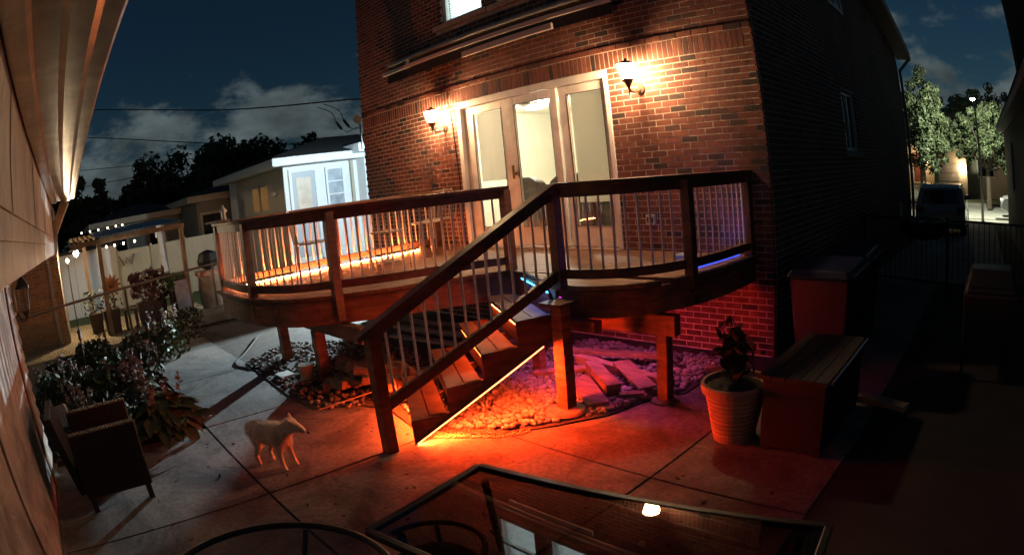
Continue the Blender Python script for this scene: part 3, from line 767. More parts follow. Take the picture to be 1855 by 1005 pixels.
for k in range(0, NS):
    zt = DZ - RS * k - 0.047; q = q_at(k) + Vector((0.5, 0.866)) * 0.012
    a = q + TW * 0.03; b = q + TW * (TWID - 0.12 if k else 0.95)
    if k == 0: strip('light_strip', (a.x, a.y, zt), (b.x, b.y, zt), 0.008, 'led_cyan', 'cyan blue light strip under the deck edge at the stair head', 'stair light strips')
    else: strip('light_strip', (a.x, a.y, zt), (b.x, b.y, zt), 0.0065, 'led_foot' if k == 4 else 'led_step', names[k - 1], 'stair light strips', (-0.25, -0.43, -0.87))
s0 = Vector((-1.205, -2.20, 0.605)) ; s1 = Vector((-1.60, -3.31, 0.02))
dv = (s1 - s0).normalized()
strip('light_strip', s0 + Vector((-0.866, 0.5, 0)) * -0.03 + Vector((0, 0, -0.010)), s1 + Vector((-0.866, 0.5, 0)) * -0.03 + Vector((0, 0, -0.010)), 0.0055, 'led_orange', 'long orange light strip along the lower edge of the stair stringer', None, (0.25, -0.12, -0.96))
strip('light_strip', (-0.40, -0.95, 1.075), (-0.34, -0.16, 1.075), 0.012, 'led_blue', 'blue light strip on the deck floor inside the right curved railing', None, (-0.45, 0.45, 0.6))
strip('light_strip', (-2.2, -1.30, 0.775), (-0.65, -1.30, 0.775), 0.012, 'led_violet', 'magenta light strip fixed under the deck above the gravel')
# ================================================================= UNDER THE DECK: gravel, boards, rubble
def inpoly(x, y, P):
    c = False; j = len(P) - 1
    for i in range(len(P)):
        if (P[i][1] > y) != (P[j][1] > y) and x < (P[j][0] - P[i][0]) * (y - P[i][1]) / (P[j][1] - P[i][1]) + P[i][0]: c = not c
        j = i
    return c
GR = [(-0.35, -0.1), (-0.36, -1.3), (-0.58, -1.6), (-0.68, -2.02), (-0.92, -2.42), (-1.18, -2.78), (-1.45, -2.98), (-1.9, -3.15), (-2.5, -3.02), (-2.85, -3.2), (-3.08, -3.55), (-3.7, -3.56), (-4.5, -3.5), (-5.6, -3.42), (-6.2, -2.7), (-6.2, -0.1)]
tag(MB().prism(GR, -0.004, 0.012).build('gravel_bed', 'soil'), kind='structure')
mat('river_stone', (0.29, 0.27, 0.27), 0.75, var=0.25, scale=12, island=0.35)
# a few stone shapes, scattered as one uncountable mass
def blob(seed, n=2):
    bm = bmesh.new(); bmesh.ops.create_icosphere(bm, subdivisions=1, radius=1.0); rnd = random.Random(seed)
    for v in bm.verts: v.co *= rnd.uniform(0.78, 1.15)
    vs = [v.co.copy() for v in bm.verts]; fs = [tuple(v.index for v in f.verts) for f in bm.faces]; bm.free(); return vs, fs
SH = [blob(k) for k in range(8)]
def stones(name, P, n, smin, smax, zb, m, bias=None, seed=1):
    rnd = random.Random(seed); b = MB(); xs_ = [p[0] for p in P]; ys_ = [p[1] for p in P]; k = 0; tries = 0
    while k < n and tries < n * 30:
        tries += 1
        x, y = rnd.uniform(min(xs_), max(xs_)), rnd.uniform(min(ys_), max(ys_))
        if not inpoly(x, y, P): continue
        if bias and rnd.random() > bias(x, y): continue
        s_ = rnd.uniform(smin, smax) ; vs, fs = SH[rnd.randrange(8)]
        rot = Matrix.Rotation(rnd.uniform(0, 6.28), 3, 'Z') @ Matrix.Rotation(rnd.uniform(0, 6.28), 3, 'X')
        i = len(b.v); z = zb + s_ * rnd.uniform(0.2, 0.9)
        for v in vs: q = rot @ (v * s_); b.v.append((x + q.x * 1.2, y + q.y, z + q.z * 0.75))
        b.f += [tuple(i + a for a in f) for f in fs]; k += 1
    o = b.build(name, m, smooth=True); return tag(o, kind='stuff')
GA = [(-0.42, -0.3), (-0.42, -1.3), (-0.62, -1.62), (-0.72, -2.0), (-0.95, -2.36), (-1.2, -2.7), (-1.5, -2.9), (-2.0, -3.05), (-2.4, -2.9), (-2.6, -2.2), (-2.3, -0.3)]
o = stones('gravel', GA, 3600, 0.016, 0.036, 0.012, 'river_stone', lambda x, y: 0.0 if math.hypot(x + 1.03, y + 2.16) < 0.2 else (1.0 if y < -1.2 else 0.55))
tag(o, 'pale river stones lying under the deck', 'gravel')
GB = [(-2.7, -2.0), (-2.75, -3.2), (-3.05, -3.5), (-3.8, -3.5), (-4.6, -3.45), (-5.6, -3.38), (-6.1, -2.6), (-5.0, -1.5)]
mat('dark_stone', (0.20, 0.17, 0.14), 0.85, var=0.3, scale=10, island=0.4)
o = stones('rubble', GB, 1500, 0.012, 0.034, 0.01, 'dark_stone', seed=5)
tag(o, 'small dark stones and bark scattered under the left of the deck', 'rubble')
SD = [(-1.62, -3.2), (-1.42, -3.05), (-1.12, -2.83), (-1.0, -2.62), (-1.2, -2.5), (-1.6, -2.75), (-1.75, -3.05)]
o = stones('grit', SD, 2600, 0.004, 0.009, 0.002, mat('sand', (0.45, 0.36, 0.22), 0.95, var=0.3, scale=30, island=0.4), seed=8)
tag(o, 'fine sandy grit heaped below the stair stringer', 'grit')
mat('old_board', (0.30, 0.20, 0.13), 0.85, var=0.45, scale=3, stretch=(1, 7, 7), bump=0.3, bscale=12, island=0.3)
mat('split_log', (0.27, 0.17, 0.11), 0.9, var=0.5, scale=5, stretch=(1, 5, 5), bump=0.5, bscale=18, island=0.35)
def plank(a, b, w, h, m, name, label, grp): return tag(MB().beam(a, b, w, h).build(name, m, bevel=0.004), label, 'board', grp)
B = 'boards dumped on the gravel'
plank((-2.15, -1.15, 0.16), (-0.85, -0.75, 0.13), 0.10, 0.04, 'old_board', 'plank', 'long straight board nearest the brick wall under the deck', B)
plank((-1.75, -1.15, 0.11), (-0.52, -1.28, 0.06), 0.09, 0.09, 'old_board', 'plank', 'pale long timber ending behind the right support post', B)
plank((-1.34, -1.62, 0.10), (-0.82, -1.98, 0.06), 0.20, 0.035, 'old_board', 'plank', 'wide short board lying flat beside the pier post', B)
plank((-1.45, -1.3, 0.12), (-0.85, -1.72, 0.10), 0.13, 0.11, 'old_board', 'plank', 'thick timber block in the middle of the gravel', B)
plank((-1.2, -1.15, 0.15), (-0.62, -1.52, 0.09), 0.17, 0.03, 'old_board', 'plank', 'thin tilted board leaning on the thick timber block', B)
plank((-1.95, -1.6, 0.06), (-1.45, -1.25, 0.09), 0.12, 0.03, 'old_board', 'plank', 'short board tilted beside the inner support post', B)
plank((-0.80, -1.72, 0.055), (-0.62, -1.58, 0.055), 0.09, 0.055, 'old_board', 'plank', 'small brick sized offcut next to the right support post', B)
plank((-0.46, -0.75, 0.05), (-0.26, -0.62, 0.05), 0.09, 0.06, 'old_board', 'plank', 'offcut lying against the brick wall near the plant pot', B)
rn = random.Random(3)
for k in range(38):
    lay = k // 13; x = -3.15 + rn.uniform(-0.55, 0.55) * (1 - 0.22 * lay); y = -2.72 + rn.uniform(-0.42, 0.40) * (1 - 0.25 * lay); z = 0.035 + 0.085 * lay + rn.uniform(0, 0.03); a = rn.uniform(-0.7, 0.75); L = rn.uniform(0.30, 0.55)
    c = Vector((x, y, z)); d = Vector((math.cos(a), math.sin(a), rn.uniform(-0.2, 0.2))) * L / 2
    b = MB(); p0, p1 = c - d, c + d
    sd_ = Vector((-d.y, d.x, 0)).normalized() * rn.uniform(0.04, 0.075); up = rn.uniform(0.06, 0.1)
    b.v = [tuple(p0 - sd_), tuple(p1 - sd_ * 0.8), tuple(p1 + sd_), tuple(p0 + sd_ * 0.9), tuple(p0 + sd_ * 0.5 + Vector((0, 0, up))), tuple(p1 + sd_ * 0.4 + Vector((0, 0, up * 0.8))), tuple(p0 - sd_ * 0.4 + Vector((0, 0, up * 0.9))), tuple(p1 - sd_ * 0.5 + Vector((0, 0, up * 0.85)))]
    b.f = [(0, 3, 2, 1), (0, 1, 7, 6), (2, 3, 4, 5), (4, 6, 7, 5), (0, 6, 4, 3), (1, 2, 5, 7)]
    tag(b.build('split_log', 'split_log', bevel=0.008), 'split log in the heap of firewood left of the stairs', 'log', 'firewood heap under the deck')
for k in range(7):
    x0 = -4.75 + 0.03 * k; y0 = -1.0 - 0.17 * k * 0.6
    plank((x0, y0, 0.12 + 0.05 * (k % 3)), (x0 + 2.0, y0 + 0.25, 0.14 + 0.05 * (k % 3)), 0.10, 0.035, mat('grey_board', (0.34, 0.33, 0.30), 0.85, var=0.35, scale=3, stretch=(1, 8, 8)), 'plank', 'weathered grey plank stacked flat under the back of the deck', 'grey planks under the deck')
tag(MB().box(-4.55, -4.33, -3.38, -3.2, 0.02, 0.05).build('tile', 'white_paint'), 'small white tile lying by the walkway edge', 'tile')
tag(MB().lathe((-4.02, -3.16, 0.01), [(0.07, 0.0), (0.09, 0.18), (0.095, 0.2)], 14).build('bucket', mat('tan_plastic', (0.4, 0.33, 0.22), 0.5, var=0.1)), 'tan plastic bucket at the foot of the left support post', 'bucket')
tag(MB().tube(crom([(-7.2, -2.6, 0.02), (-6.2, -3.2, 0.02), (-5.7, -3.55, 0.012), (-5.3, -3.5, 0.012), (-4.9, -3.2, 0.03), (-4.6, -3.1, 0.04)], 5), 0.011, 6).build('garden_hose', 'black_paint'), 'dark garden hose trailing across the walkway', 'hose')
tag(MB().cyl((-3.02, -3.52, 0.012), (-2.75, -3.0, 0.12), 0.006, None, 6).build('stick', 'pale_wood'), 'thin stick leaning out of the firewood onto the patio', 'stick')

lt = MB(); rnd = random.Random(55)
for k in range(150):
    x, y = rnd.uniform(-3.4, 1.3), rnd.uniform(-6.2, -2.2)
    if inpoly(x, y, GR): continue
    lt.quad((x, y, 0.006), rnd.uniform(0.012, 0.04), (rnd.gauss(0, 0.25), rnd.gauss(0, 0.25), 1), 1.7, rnd.uniform(0, 6))
tag(lt.build('leaf_litter', mat('litter', (0.06, 0.04, 0.02), 0.9, var=0.4, island=0.5)), 'small dry leaves and specks scattered on the concrete', 'leaves', kind='stuff')
# ================================================================= GARAGE ON THE LEFT (eave over the camera)
mat('garage_paint', (0.42, 0.37, 0.32), 0.75, var=0.25, scale=6, bump=0.25, bscale=40, stain=0.4, sscale=2.2)
mat('gutter_metal', (0.62, 0.55, 0.44), 0.3, metal=0.45, var=0.2, scale=3, stretch=(0.4, 4, 4), stain=0.3, sscale=3)
mat('fascia_metal', (0.60, 0.53, 0.44), 0.5, var=0.15, scale=5, stain=0.4, sscale=2.5)
ga = thing('garage', 'painted garage with lap siding, its eave and gutter running overhead', 'garage', (-1, -6.6, 0))
GY = -6.5
MB().box(-3.6, 5.0, GY - 0.4, GY, -0.05, 1.95).build('wall', 'garage_paint', ga)
MB().box(-3.12, -2.98, GY + 0.001, GY + 0.035, 0.0, 1.94).build('door_casing', 'fascia_wood', ga, bevel=0.003)
z = 0.12; 
while z < 1.88:
    MB().hexa([(-3.6, GY + 0.001, z), (-3.13, GY + 0.001, z), (-3.13, GY + 0.034, z), (-3.6, GY + 0.034, z), (-3.6, GY + 0.001, z + 0.135), (-3.13, GY + 0.001, z + 0.135), (-3.13, GY + 0.008, z + 0.135), (-3.6, GY + 0.008, z + 0.135)]).build('siding_board', 'garage_paint', ga)
    z += 0.137
MB().box(-2.97, -1.0, GY + 0.001, GY + 0.018, 0.02, 1.94).build('door_slab', 'garage_paint', ga)
MB().box(-3.6, 5.0, GY + 0.001, GY + 0.05, -0.01, 0.02).build('plinth', 'concrete', ga)
FY = CAM.y - 0.15
MB().box(-3.35, 5.0, FY - 0.6, FY, 1.955, 2.42).build('boxed_eave', 'fascia_metal', ga)
for zz in (2.036, 2.10): MB().box(-3.34, 5.0, FY + 0.0005, FY + 0.006, zz, zz + (0.06 if zz < 2.05 else 0.30)).build('fascia_panel', 'fascia_metal', ga, bevel=0.003)
for xx in (-2.6, -1.3, -0.2, 0.9): MB().box(xx, xx + 0.02, FY + 0.0065, FY + 0.009, 2.10, 2.39).build('fascia_seam', 'fascia_metal', ga)
prof = [(-0.15, 2.42), (-0.14, 2.402), (-0.085, 2.40), (-0.075, 2.415), (-0.01, 2.415), (0.01, 2.398), (0.06, 2.40), (0.078, 2.41), (0.12, 2.41), (0.128, 2.418), (0.135, 2.47), (0.12, 2.52), (0.14, 2.56), (0.10, 2.56), (-0.15, 2.5)]
gb = MB(); n = len(prof)
gb.v = [(-3.45, CAM.y + a, b) for a, b in prof] + [(5.0, CAM.y + a, b) for a, b in prof]
gb.f = [tuple(range(n)), tuple(reversed(range(n, 2 * n)))] + [(k, (k + 1) % n, n + (k + 1) % n, n + k) for k in range(n)]
gb.build('gutter', 'gutter_metal', ga)
MB().beam((-3.42, CAM.y + 0.02, 2.40), (-3.45, FY + 0.02, 2.15), 0.07, 0.08).beam((-3.45, FY + 0.02, 2.17), (-3.45, FY - 0.02, 1.93), 0.07, 0.08, (0, 1, 0)).build('downspout', 'gutter_metal', ga)
MB().poly([(-3.5, CAM.y + 0.1, 2.53), (5.0, CAM.y + 0.1, 2.53), (5.0, -9, 3.6), (-3.5, -9, 3.6)]).build('roof', 'shingle', ga)
# dark lantern on the garage wall
gl = thing('wall_lantern', 'unlit dark coach lantern on the garage wall below the eave', 'lamp', (-3.5, GY, 1.6))
MB().box(-3.56, -3.44, GY + 0.036, GY + 0.06, 1.52, 1.72).build('wall_plate', 'garage_paint', gl, bevel=0.01)
MB().tube([(-3.5, GY + 0.06, 1.5), (-3.5, GY + 0.1, 1.42), (-3.5, GY + 0.16, 1.42), (-3.5, GY + 0.16, 1.48)], 0.01).build('arm', 'black_paint', gl)
MB().lathe((-3.5, GY + 0.16, 1.48), [(0.01, -0.04), (0.045, 0.02), (0.05, 0.03)], 6).build('lantern_base', 'black_paint', gl)
MB().lathe((-3.5, GY + 0.16, 1.51), [(0.048, 0.0), (0.075, 0.2), (0.075, 0.205)], 6).build('lantern_glass', 'pane_glass', gl)
MB().lathe((-3.5, GY + 0.16, 1.715), [(0.09, 0.0), (0.085, 0.02), (0.03, 0.09), (0.008, 0.13)], 6).build('lantern_roof', 'black_paint', gl)
for k in range(6):
    t_ = k * PI / 3; MB().beam((-3.5 + 0.05 * math.cos(t_), GY + 0.16 + 0.05 * math.sin(t_), 1.505), (-3.5 + 0.078 * math.cos(t_), GY + 0.16 + 0.078 * math.sin(t_), 1.72), 0.006, 0.006).build('lantern_bar', 'black_paint', gl)

# ================================================================= PATIO THINGS
mat('wicker', (0.016, 0.013, 0.015), 0.6, var=0.4, scale=30, bump=0.8, bscale=60)
mat('wicker_edge', (0.20, 0.16, 0.11), 0.6, var=0.4, scale=25)
ch = thing('wicker_armchair', 'dark wicker armchair standing by the garage wall beside the hosta', 'chair', (-2.6, -5.82, 0))
def weave(o, axis, a0, a1, z0, z1, p0, step, parent):
    b = MB(); z = z0
    while z < z1:
        if axis == 'x': b.cyl((p0, a0, z), (p0, a1, z), 0.008, None, 5)
        else: b.cyl((a0, p0, z), (a1, p0, z), 0.008, None, 5)
        z += step
    return tag(b.build(o, 'wicker', parent), kind='stuff')
for xx in (-2.24, -2.92):
    MB().box(xx - 0.035, xx + 0.035, -6.12, -5.50, 0.12, 0.64).build('armrest', 'wicker', ch, bevel=0.012)
    weave('weave', 'x', -6.11, -5.51, 0.14, 0.63, xx + 0.036, 0.021, ch)
    b = MB(); yy = -6.11
    while yy < -5.5: b.beam((xx - 0.04, yy, 0.646), (xx + 0.04, yy + 0.012, 0.646), 0.014, 0.012); yy += 0.024
    tag(b.build('braid', 'wicker_edge', ch), kind='stuff')
    b = MB(); zz = 0.13
    while zz < 0.63: b.beam((xx - 0.04, -5.497, zz), (xx + 0.04, -5.497, zz + 0.01), 0.012, 0.012); zz += 0.024
    tag(b.build('braid', 'wicker_edge', ch), kind='stuff')
    for yy in (-6.08, -5.54): MB().box(xx - 0.025, xx + 0.025, yy - 0.025, yy + 0.025, 0.0, 0.12).build('leg', 'black_paint', ch)
MB().hexa([(-2.885, -6.18, 0.14), (-2.275, -6.18, 0.14), (-2.275, -6.11, 0.14), (-2.885, -6.11, 0.14), (-2.90, -6.30, 0.80), (-2.26, -6.30, 0.80), (-2.26, -6.23, 0.80), (-2.90, -6.23, 0.80)]).build('backrest', 'wicker', ch, bevel=0.01)
MB().box(-2.884, -2.276, -6.1, -5.52, 0.14, 0.30).build('seat', 'wicker', ch, bevel=0.01)
MB().box(-2.87, -2.29, -6.1, -5.54, 0.301, 0.40).build('cushion', mat('navy_cloth', (0.012, 0.014, 0.04), 0.9, var=0.3, scale=20), ch, bevel=0.03)
weave('weave', 'y', -2.88, -2.28, 0.15, 0.30, -5.517, 0.021, ch)
pc = MB().hexa([(-3.20, -6.22, 0.45), (-3.02, -6.05, 0.50), (-3.00, -6.08, 0.52), (-3.18, -6.25, 0.47), (-3.25, -6.30, 0.62), (-3.10, -6.10, 0.68), (-3.08, -6.13, 0.70), (-3.23, -6.33, 0.64)])
tag(pc.build('throw_pillow', mat('pale_mesh', (0.55, 0.6, 0.66), 0.7, var=0.5, scale=40), bevel=0.01), 'pale patterned cushion propped behind the wicker armchair', 'cushion')

# glass topped patio table
TH = math.atan2(0.33, 1.89); tx = Vector((math.cos(TH), math.sin(TH))); ty = Vector((math.sin(TH), -math.cos(TH)))
T0 = Vector((-0.12, -3.865)); TL, TD, TZ = 1.93, 0.84, 0.485
tb = thing('patio_table', 'low rectangular glass topped table with dark metal frame, nearest the camera', 'table', ((T0 + tx * TL / 2 + ty * TD / 2).x, (T0 + tx * TL / 2 + ty * TD / 2).y, 0))
def P2(a, b, z): v = T0 + tx * a + ty * b; return (v.x, v.y, z)
for a, b in (((0, 0), (TL, 0)), ((TL, 0), (TL, TD)), ((TL, TD), (0, TD)), ((0, TD), (0, 0))):
    MB().beam(P2(*a, TZ - 0.012), P2(*b, TZ - 0.012), 0.045, 0.034).build('frame_bar', 'dark_metal', tb, bevel=0.008)
MB().poly([P2(0.02, 0.02, TZ), P2(TL - 0.02, 0.02, TZ), P2(TL - 0.02, TD - 0.02, TZ), P2(0.02, TD - 0.02, TZ)]).build('glass_top', glassmat('table_glass', (0.22, 0.19, 0.18), ior=1.5, rough=0.01, boost=2.6), tb)
for a, b in ((0.12, 0.1), (TL - 0.12, 0.1), (TL - 0.12, TD - 0.1), (0.12, TD - 0.1)): MB().cyl(P2(a, b, TZ - 0.03), P2(a + (0.05 if a < 1 else -0.05), b, 0.0), 0.022, 0.018, 10).build('leg', 'dark_metal', tb)
MB().tube([P2(0.12, 0.1, 0.12), P2(TL / 2, TD / 2, 0.18), P2(TL - 0.12, TD - 0.1, 0.12)], 0.013, 8).build('brace', 'dark_metal', tb)
MB().tube([P2(0.12, TD - 0.1, 0.12), P2(TL / 2, TD / 2, 0.16), P2(TL - 0.12, 0.1, 0.12)], 0.013, 8).build('brace', 'dark_metal', tb)
# round glass side table and a hooped chair
rt = thing('side_table', 'round glass side table with a dark rim, cut by the bottom edge', 'table', (0.33, -5.34, 0))
MB().tube([(0.33 + 0.53 * math.cos(k * PI / 24), -5.34 + 0.53 * math.sin(k * PI / 24), 0.59) for k in range(49)], 0.016, 8).build('rim', 'dark_metal', rt, smooth=True)
MB().poly([(0.33 + 0.52 * math.cos(k * PI / 24), -5.34 + 0.52 * math.sin(k * PI / 24), 0.595) for k in range(48)]).build('glass_top', glassmat('side_glass', (0.55, 0.5, 0.46), ior=1.5, rough=0.25, boost=1.4), rt)
for k in range(4):
    a = PI / 4 + k * PI / 2; MB().tube([(0.33 + 0.5 * math.cos(a), -5.34 + 0.5 * math.sin(a), 0.58), (0.33 + 0.2 * math.cos(a), -5.34 + 0.2 * math.sin(a), 0.3), (0.33 + 0.42 * math.cos(a), -5.34 + 0.42 * math.sin(a), 0.01)], 0.013, 8).build('leg', 'dark_metal', rt)
hc = thing('hoop_stool', 'dark tubular stool with curved rail pushed under the glass table', 'stool', (0.3, -4.5, 0))
MB().tube([(0.27 + 0.26 * math.cos(a), -4.52 + 0.26 * math.sin(a), 0.40) for a in [PI * 1.05 - PI * 1.1 * k / 16 for k in range(17)]], 0.014, 8).build('rail', 'dark_metal', hc, smooth=True)
MB().lathe((0.27, -4.52, 0.26), [(0.22, 0.0), (0.24, 0.02), (0.22, 0.04)], 24).build('seat', mat('sling', (0.07, 0.06, 0.05), 0.85, var=0.3, scale=60), hc)
for k in range(4):
    a = PI / 4 + k * PI / 2; MB().cyl((0.27 + 0.25 * math.cos(a), -4.52 + 0.25 * math.sin(a), 0.40 if math.sin(a) > 0 else 0.27), (0.27 + 0.27 * math.cos(a), -4.52 + 0.27 * math.sin(a), 0), 0.012, None, 8).build('leg', 'dark_metal', hc)

# planter pot with a dark shrub
mat('terracotta', (0.46, 0.27, 0.18), 0.75, var=0.2, scale=6, stretch=(1, 1, 5))
pt = thing('planter', 'large ribbed pot with a dark leafy shrub beside the bench box', 'planter', (0.46, -1.92, 0))
pf = [(0.165, 0.0), (0.17, 0.02)]
for k in range(9): z = 0.05 + k * 0.036; r = 0.172 + k * 0.0068; pf += [(r, z), (r + 0.004, z + 0.012), (r, z + 0.024)]
pf += [(0.235, 0.385), (0.262, 0.39), (0.268, 0.43), (0.262, 0.45), (0.24, 0.45), (0.235, 0.41)]
MB().lathe((0.46, -1.92, 0.002), pf, 32).build('pot', 'terracotta', pt, smooth=False)
MB().lathe((0.46, -1.92, 0.40), [(0.236, 0.0), (0.2, 0.02), (0.02, 0.03)], 24).build('compost', 'soil', pt)
mat('dark_leaf', (0.045, 0.05, 0.022), 0.6, var=0.4, scale=8, island=0.4)
mat('leaf', (0.055, 0.085, 0.03), 0.55, var=0.4, scale=8, island=0.4)
mat('bark', (0.10, 0.075, 0.055), 0.9, var=0.4, scale=8, bump=0.4)
rnd = random.Random(11); lf = MB(); stm = MB()
for k in range(9):
    a = rnd.uniform(0, 6.28); r = rnd.uniform(0.02, 0.13); h = rnd.uniform(0.2, 0.42); b0_ = Vector((0.46, -1.92, 0.43)); t1 = b0_ + Vector((math.cos(a) * r, math.sin(a) * r, h)); stm.cyl(b0_, t1, 0.008, 0.004, 5)
    for j in range(26):
        c = b0_.lerp(t1, rnd.uniform(0.25, 1.05)) + Vector((rnd.gauss(0, 0.045), rnd.gauss(0, 0.045), rnd.gauss(0, 0.03)))
        lf.quad(c, rnd.uniform(0.045, 0.08), (rnd.gauss(0, 1), rnd.gauss(0, 1), abs(rnd.gauss(0.6, 0.6))), 1.7, rnd.uniform(0, 6))
tag(lf.build('foliage', 'dark_leaf', pt), kind='stuff'); stm.build('stem', 'bark', pt)

# bench box, bins, gate and dark things on the right
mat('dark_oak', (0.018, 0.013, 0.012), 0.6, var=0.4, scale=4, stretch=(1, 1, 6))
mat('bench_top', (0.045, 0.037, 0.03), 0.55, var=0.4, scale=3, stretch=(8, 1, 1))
bx = thing('storage_bench', 'dark wooden storage bench with slatted lid beside the plant pot', 'bench', (1.0, -1.5, 0))
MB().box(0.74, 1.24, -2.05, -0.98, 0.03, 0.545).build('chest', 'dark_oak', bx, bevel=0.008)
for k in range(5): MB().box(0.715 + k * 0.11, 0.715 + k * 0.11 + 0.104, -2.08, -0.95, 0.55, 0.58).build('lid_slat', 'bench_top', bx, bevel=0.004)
for x in (0.76, 1.18):
    for y in (-2.03, -1.04): MB().box(x, x + 0.05, y, y + 0.05, 0.0, 0.03).build('foot', 'dark_oak', bx)
MB().cyl((1.285, -2.06, 0.57), (1.285, -0.97, 0.57), 0.012, None, 8).build('lid_rail', mat('steel', (0.5, 0.5, 0.5), 0.25, metal=0.9, var=0.05), bx)
def bin_(x, y, lb, col, nm):
    t = thing('wheelie_bin', lb, 'bin', (x, y, 0), 'wheeled bins beside the house wall')
    m = mat(nm, col, 0.45, var=0.15, scale=3)
    w0, w1, d0, d1 = 0.24, 0.30, 0.27, 0.35
    MB().hexa([(x - w0, y - d0, 0.06), (x + w0, y - d0, 0.06), (x + w0, y + d0, 0.06), (x - w0, y + d0, 0.06), (x - w1, y - d1, 0.98), (x + w1, y - d1, 0.98), (x + w1, y + d1, 0.98), (x - w1, y + d1, 0.98)]).build('body', m, t, bevel=0.02)
    MB().hexa([(x - 0.32, y - 0.39, 0.985), (x + 0.32, y - 0.39, 0.985), (x + 0.32, y + 0.37, 0.985), (x - 0.32, y + 0.37, 0.985), (x - 0.28, y - 0.34, 1.06), (x + 0.28, y - 0.34, 1.06), (x + 0.28, y + 0.33, 1.09), (x - 0.28, y + 0.33, 1.09)]).build('lid', m, t, bevel=0.02)
    MB().cyl((x + 0.345, y - 0.3, 1.0), (x + 0.345, y + 0.34, 1.02), 0.016, None, 8).build('handle', m, t)
    for sy in (-0.2, 0.2): MB().cyl((x - 0.30, y + sy, 0.1), (x - 0.24, y + sy, 0.1), 0.1, None, 16).build('wheel', 'black_paint', t)
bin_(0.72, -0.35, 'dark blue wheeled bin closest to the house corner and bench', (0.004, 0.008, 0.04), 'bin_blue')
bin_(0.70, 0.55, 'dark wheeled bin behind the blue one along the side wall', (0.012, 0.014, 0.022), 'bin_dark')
gt = thing('metal_gate', 'low black picket gate across the drive between the houses', 'gate', (1.6, 3.9, 0))
g0, g1 = Vector((0.06, 4.22)), Vector((3.25, 3.55))
for zz in (0.12, 1.08): MB().beam((g0.x, g0.y, zz), (g1.x, g1.y, zz), 0.03, 0.035).build('gate_rail', 'black_paint', gt)
for k in range(33):
    v = g0.lerp(g1, k / 32.0); MB().cyl((v.x, v.y, 0.06), (v.x, v.y, 1.08), 0.008, None, 5).build('picket', 'black_paint', gt)
for f in (0.0, 0.5, 1.0): v = g0.lerp(g1, f); MB().box(v.x - 0.03, v.x + 0.03, v.y - 0.03, v.y + 0.03, 0.0, 1.14).build('gate_post', 'black_paint', gt)
hb = thing('hanging_basket', 'round dark basket hung on the driveway gate', 'basket', (1.25, 3.75, 0.8))
MB().lathe((1.25, 3.72, 0.78), [(0.05, 0.0), (0.30, 0.05), (0.42, 0.14), (0.45, 0.30), (0.44, 0.31)], 24).build('bowl', 'black_paint', hb)
tag(stones('potting_mix', [(1.25 + 0.4 * math.cos(k), 3.72 + 0.4 * math.sin(k)) for k in [j * 0.5236 for j in range(12)]], 60, 0.03, 0.06, 1.05, 'dark_leaf', seed=4), kind=None)
o = bpy.data.objects['potting_mix']; o['kind'] = 'stuff'; o.parent = hb; o.matrix_parent_inverse = Matrix.Translation(-hb.location)
bq = thing('barbecue', 'dark covered barbecue cart in the shadow at the right edge', 'barbecue', (2.45, 0.2, 0))
MB().hexa([(2.15, -0.15, 0.35), (2.75, -0.15, 0.35), (2.75, 0.45, 0.35), (2.15, 0.45, 0.35), (2.13, -0.17, 0.82), (2.77, -0.17, 0.82), (2.77, 0.47, 0.82), (2.13, 0.47, 0.82)]).build('firebox', 'black_paint', bq, bevel=0.02)
MB().hexa([(2.14, -0.14, 0.825), (2.76, -0.14, 0.825), (2.76, 0.46, 0.825), (2.14, 0.46, 0.825), (2.2, 0.0, 1.02), (2.7, 0.0, 1.02), (2.7, 0.4, 1.02), (2.2, 0.4, 1.02)]).build('hood', 'black_paint', bq, bevel=0.03)
for x in (2.18, 2.72):
    for y in (-0.1, 0.4): MB().box(x - 0.02, x + 0.02, y - 0.02, y + 0.02, 0.0, 0.35).build('leg', 'dark_metal', bq)
MB().cyl((2.22, -0.2, 0.9), (2.68, -0.2, 0.9), 0.012, None, 8).build('handle', 'dark_metal', bq)
tag(MB().beam((1.22, -0.86, 0.03), (1.72, -1.0, 0.03), 0.12, 0.05).build('plank', 'pale_wood', bevel=0.004), 'pale board lying on the patio right of the storage bench', 'board')
# things on the deck
lb_ = thing('post_lantern', 'small white lantern standing on the far left corner of the railing', 'lantern', (-4.98, -3.6, 1.95))
MB().lathe((-4.98, -3.6, 1.951), [(0.035, 0.0), (0.038, 0.01), (0.03, 0.015), (0.03, 0.09)], 6).build('glass_body', mat('frosted', (0.6, 0.58, 0.55), 0.4, var=0.1), lb_)
MB().lathe((-4.98, -3.6, 2.042), [(0.055, 0.0), (0.05, 0.02), (0.015, 0.06), (0.01, 0.085)], 6).build('lid', 'white_paint', lb_)
wc = []
def wire_chair(x, y, rz, lb):
    t = thing('bistro_chair', lb, 'chair', (0, 0, 0), 'wire bistro chairs on the deck')
    m = mat('wire', (0.45, 0.38, 0.33), 0.4, metal=0.5, var=0.1)
    for sx in (-0.2, 0.2):
        for sy in (-0.2, 0.2): MB().cyl((sx, sy, 0.44), (sx * 1.08, sy * 1.08, 0.0), 0.009, None, 6).build('leg', m, t)
    MB().lathe((0, 0, 0.44), [(0.21, 0.0), (0.22, 0.01), (0.21, 0.02)], 18).build('seat', m, t)
    MB().tube([(-0.19, 0.2, 0.45), (-0.2, 0.25, 0.75), (-0.12, 0.27, 0.86), (0.12, 0.27, 0.86), (0.2, 0.25, 0.75), (0.19, 0.2, 0.45)], 0.009, 6).build('back_frame', m, t)
    for k in range(5): MB().cyl((-0.12 + 0.06 * k, 0.21, 0.46), (-0.12 + 0.06 * k, 0.265, 0.85), 0.005, None, 5).build('back_wire', m, t)
    t.location = (x, y, DZ); t.rotation_euler = (0, 0, rz)
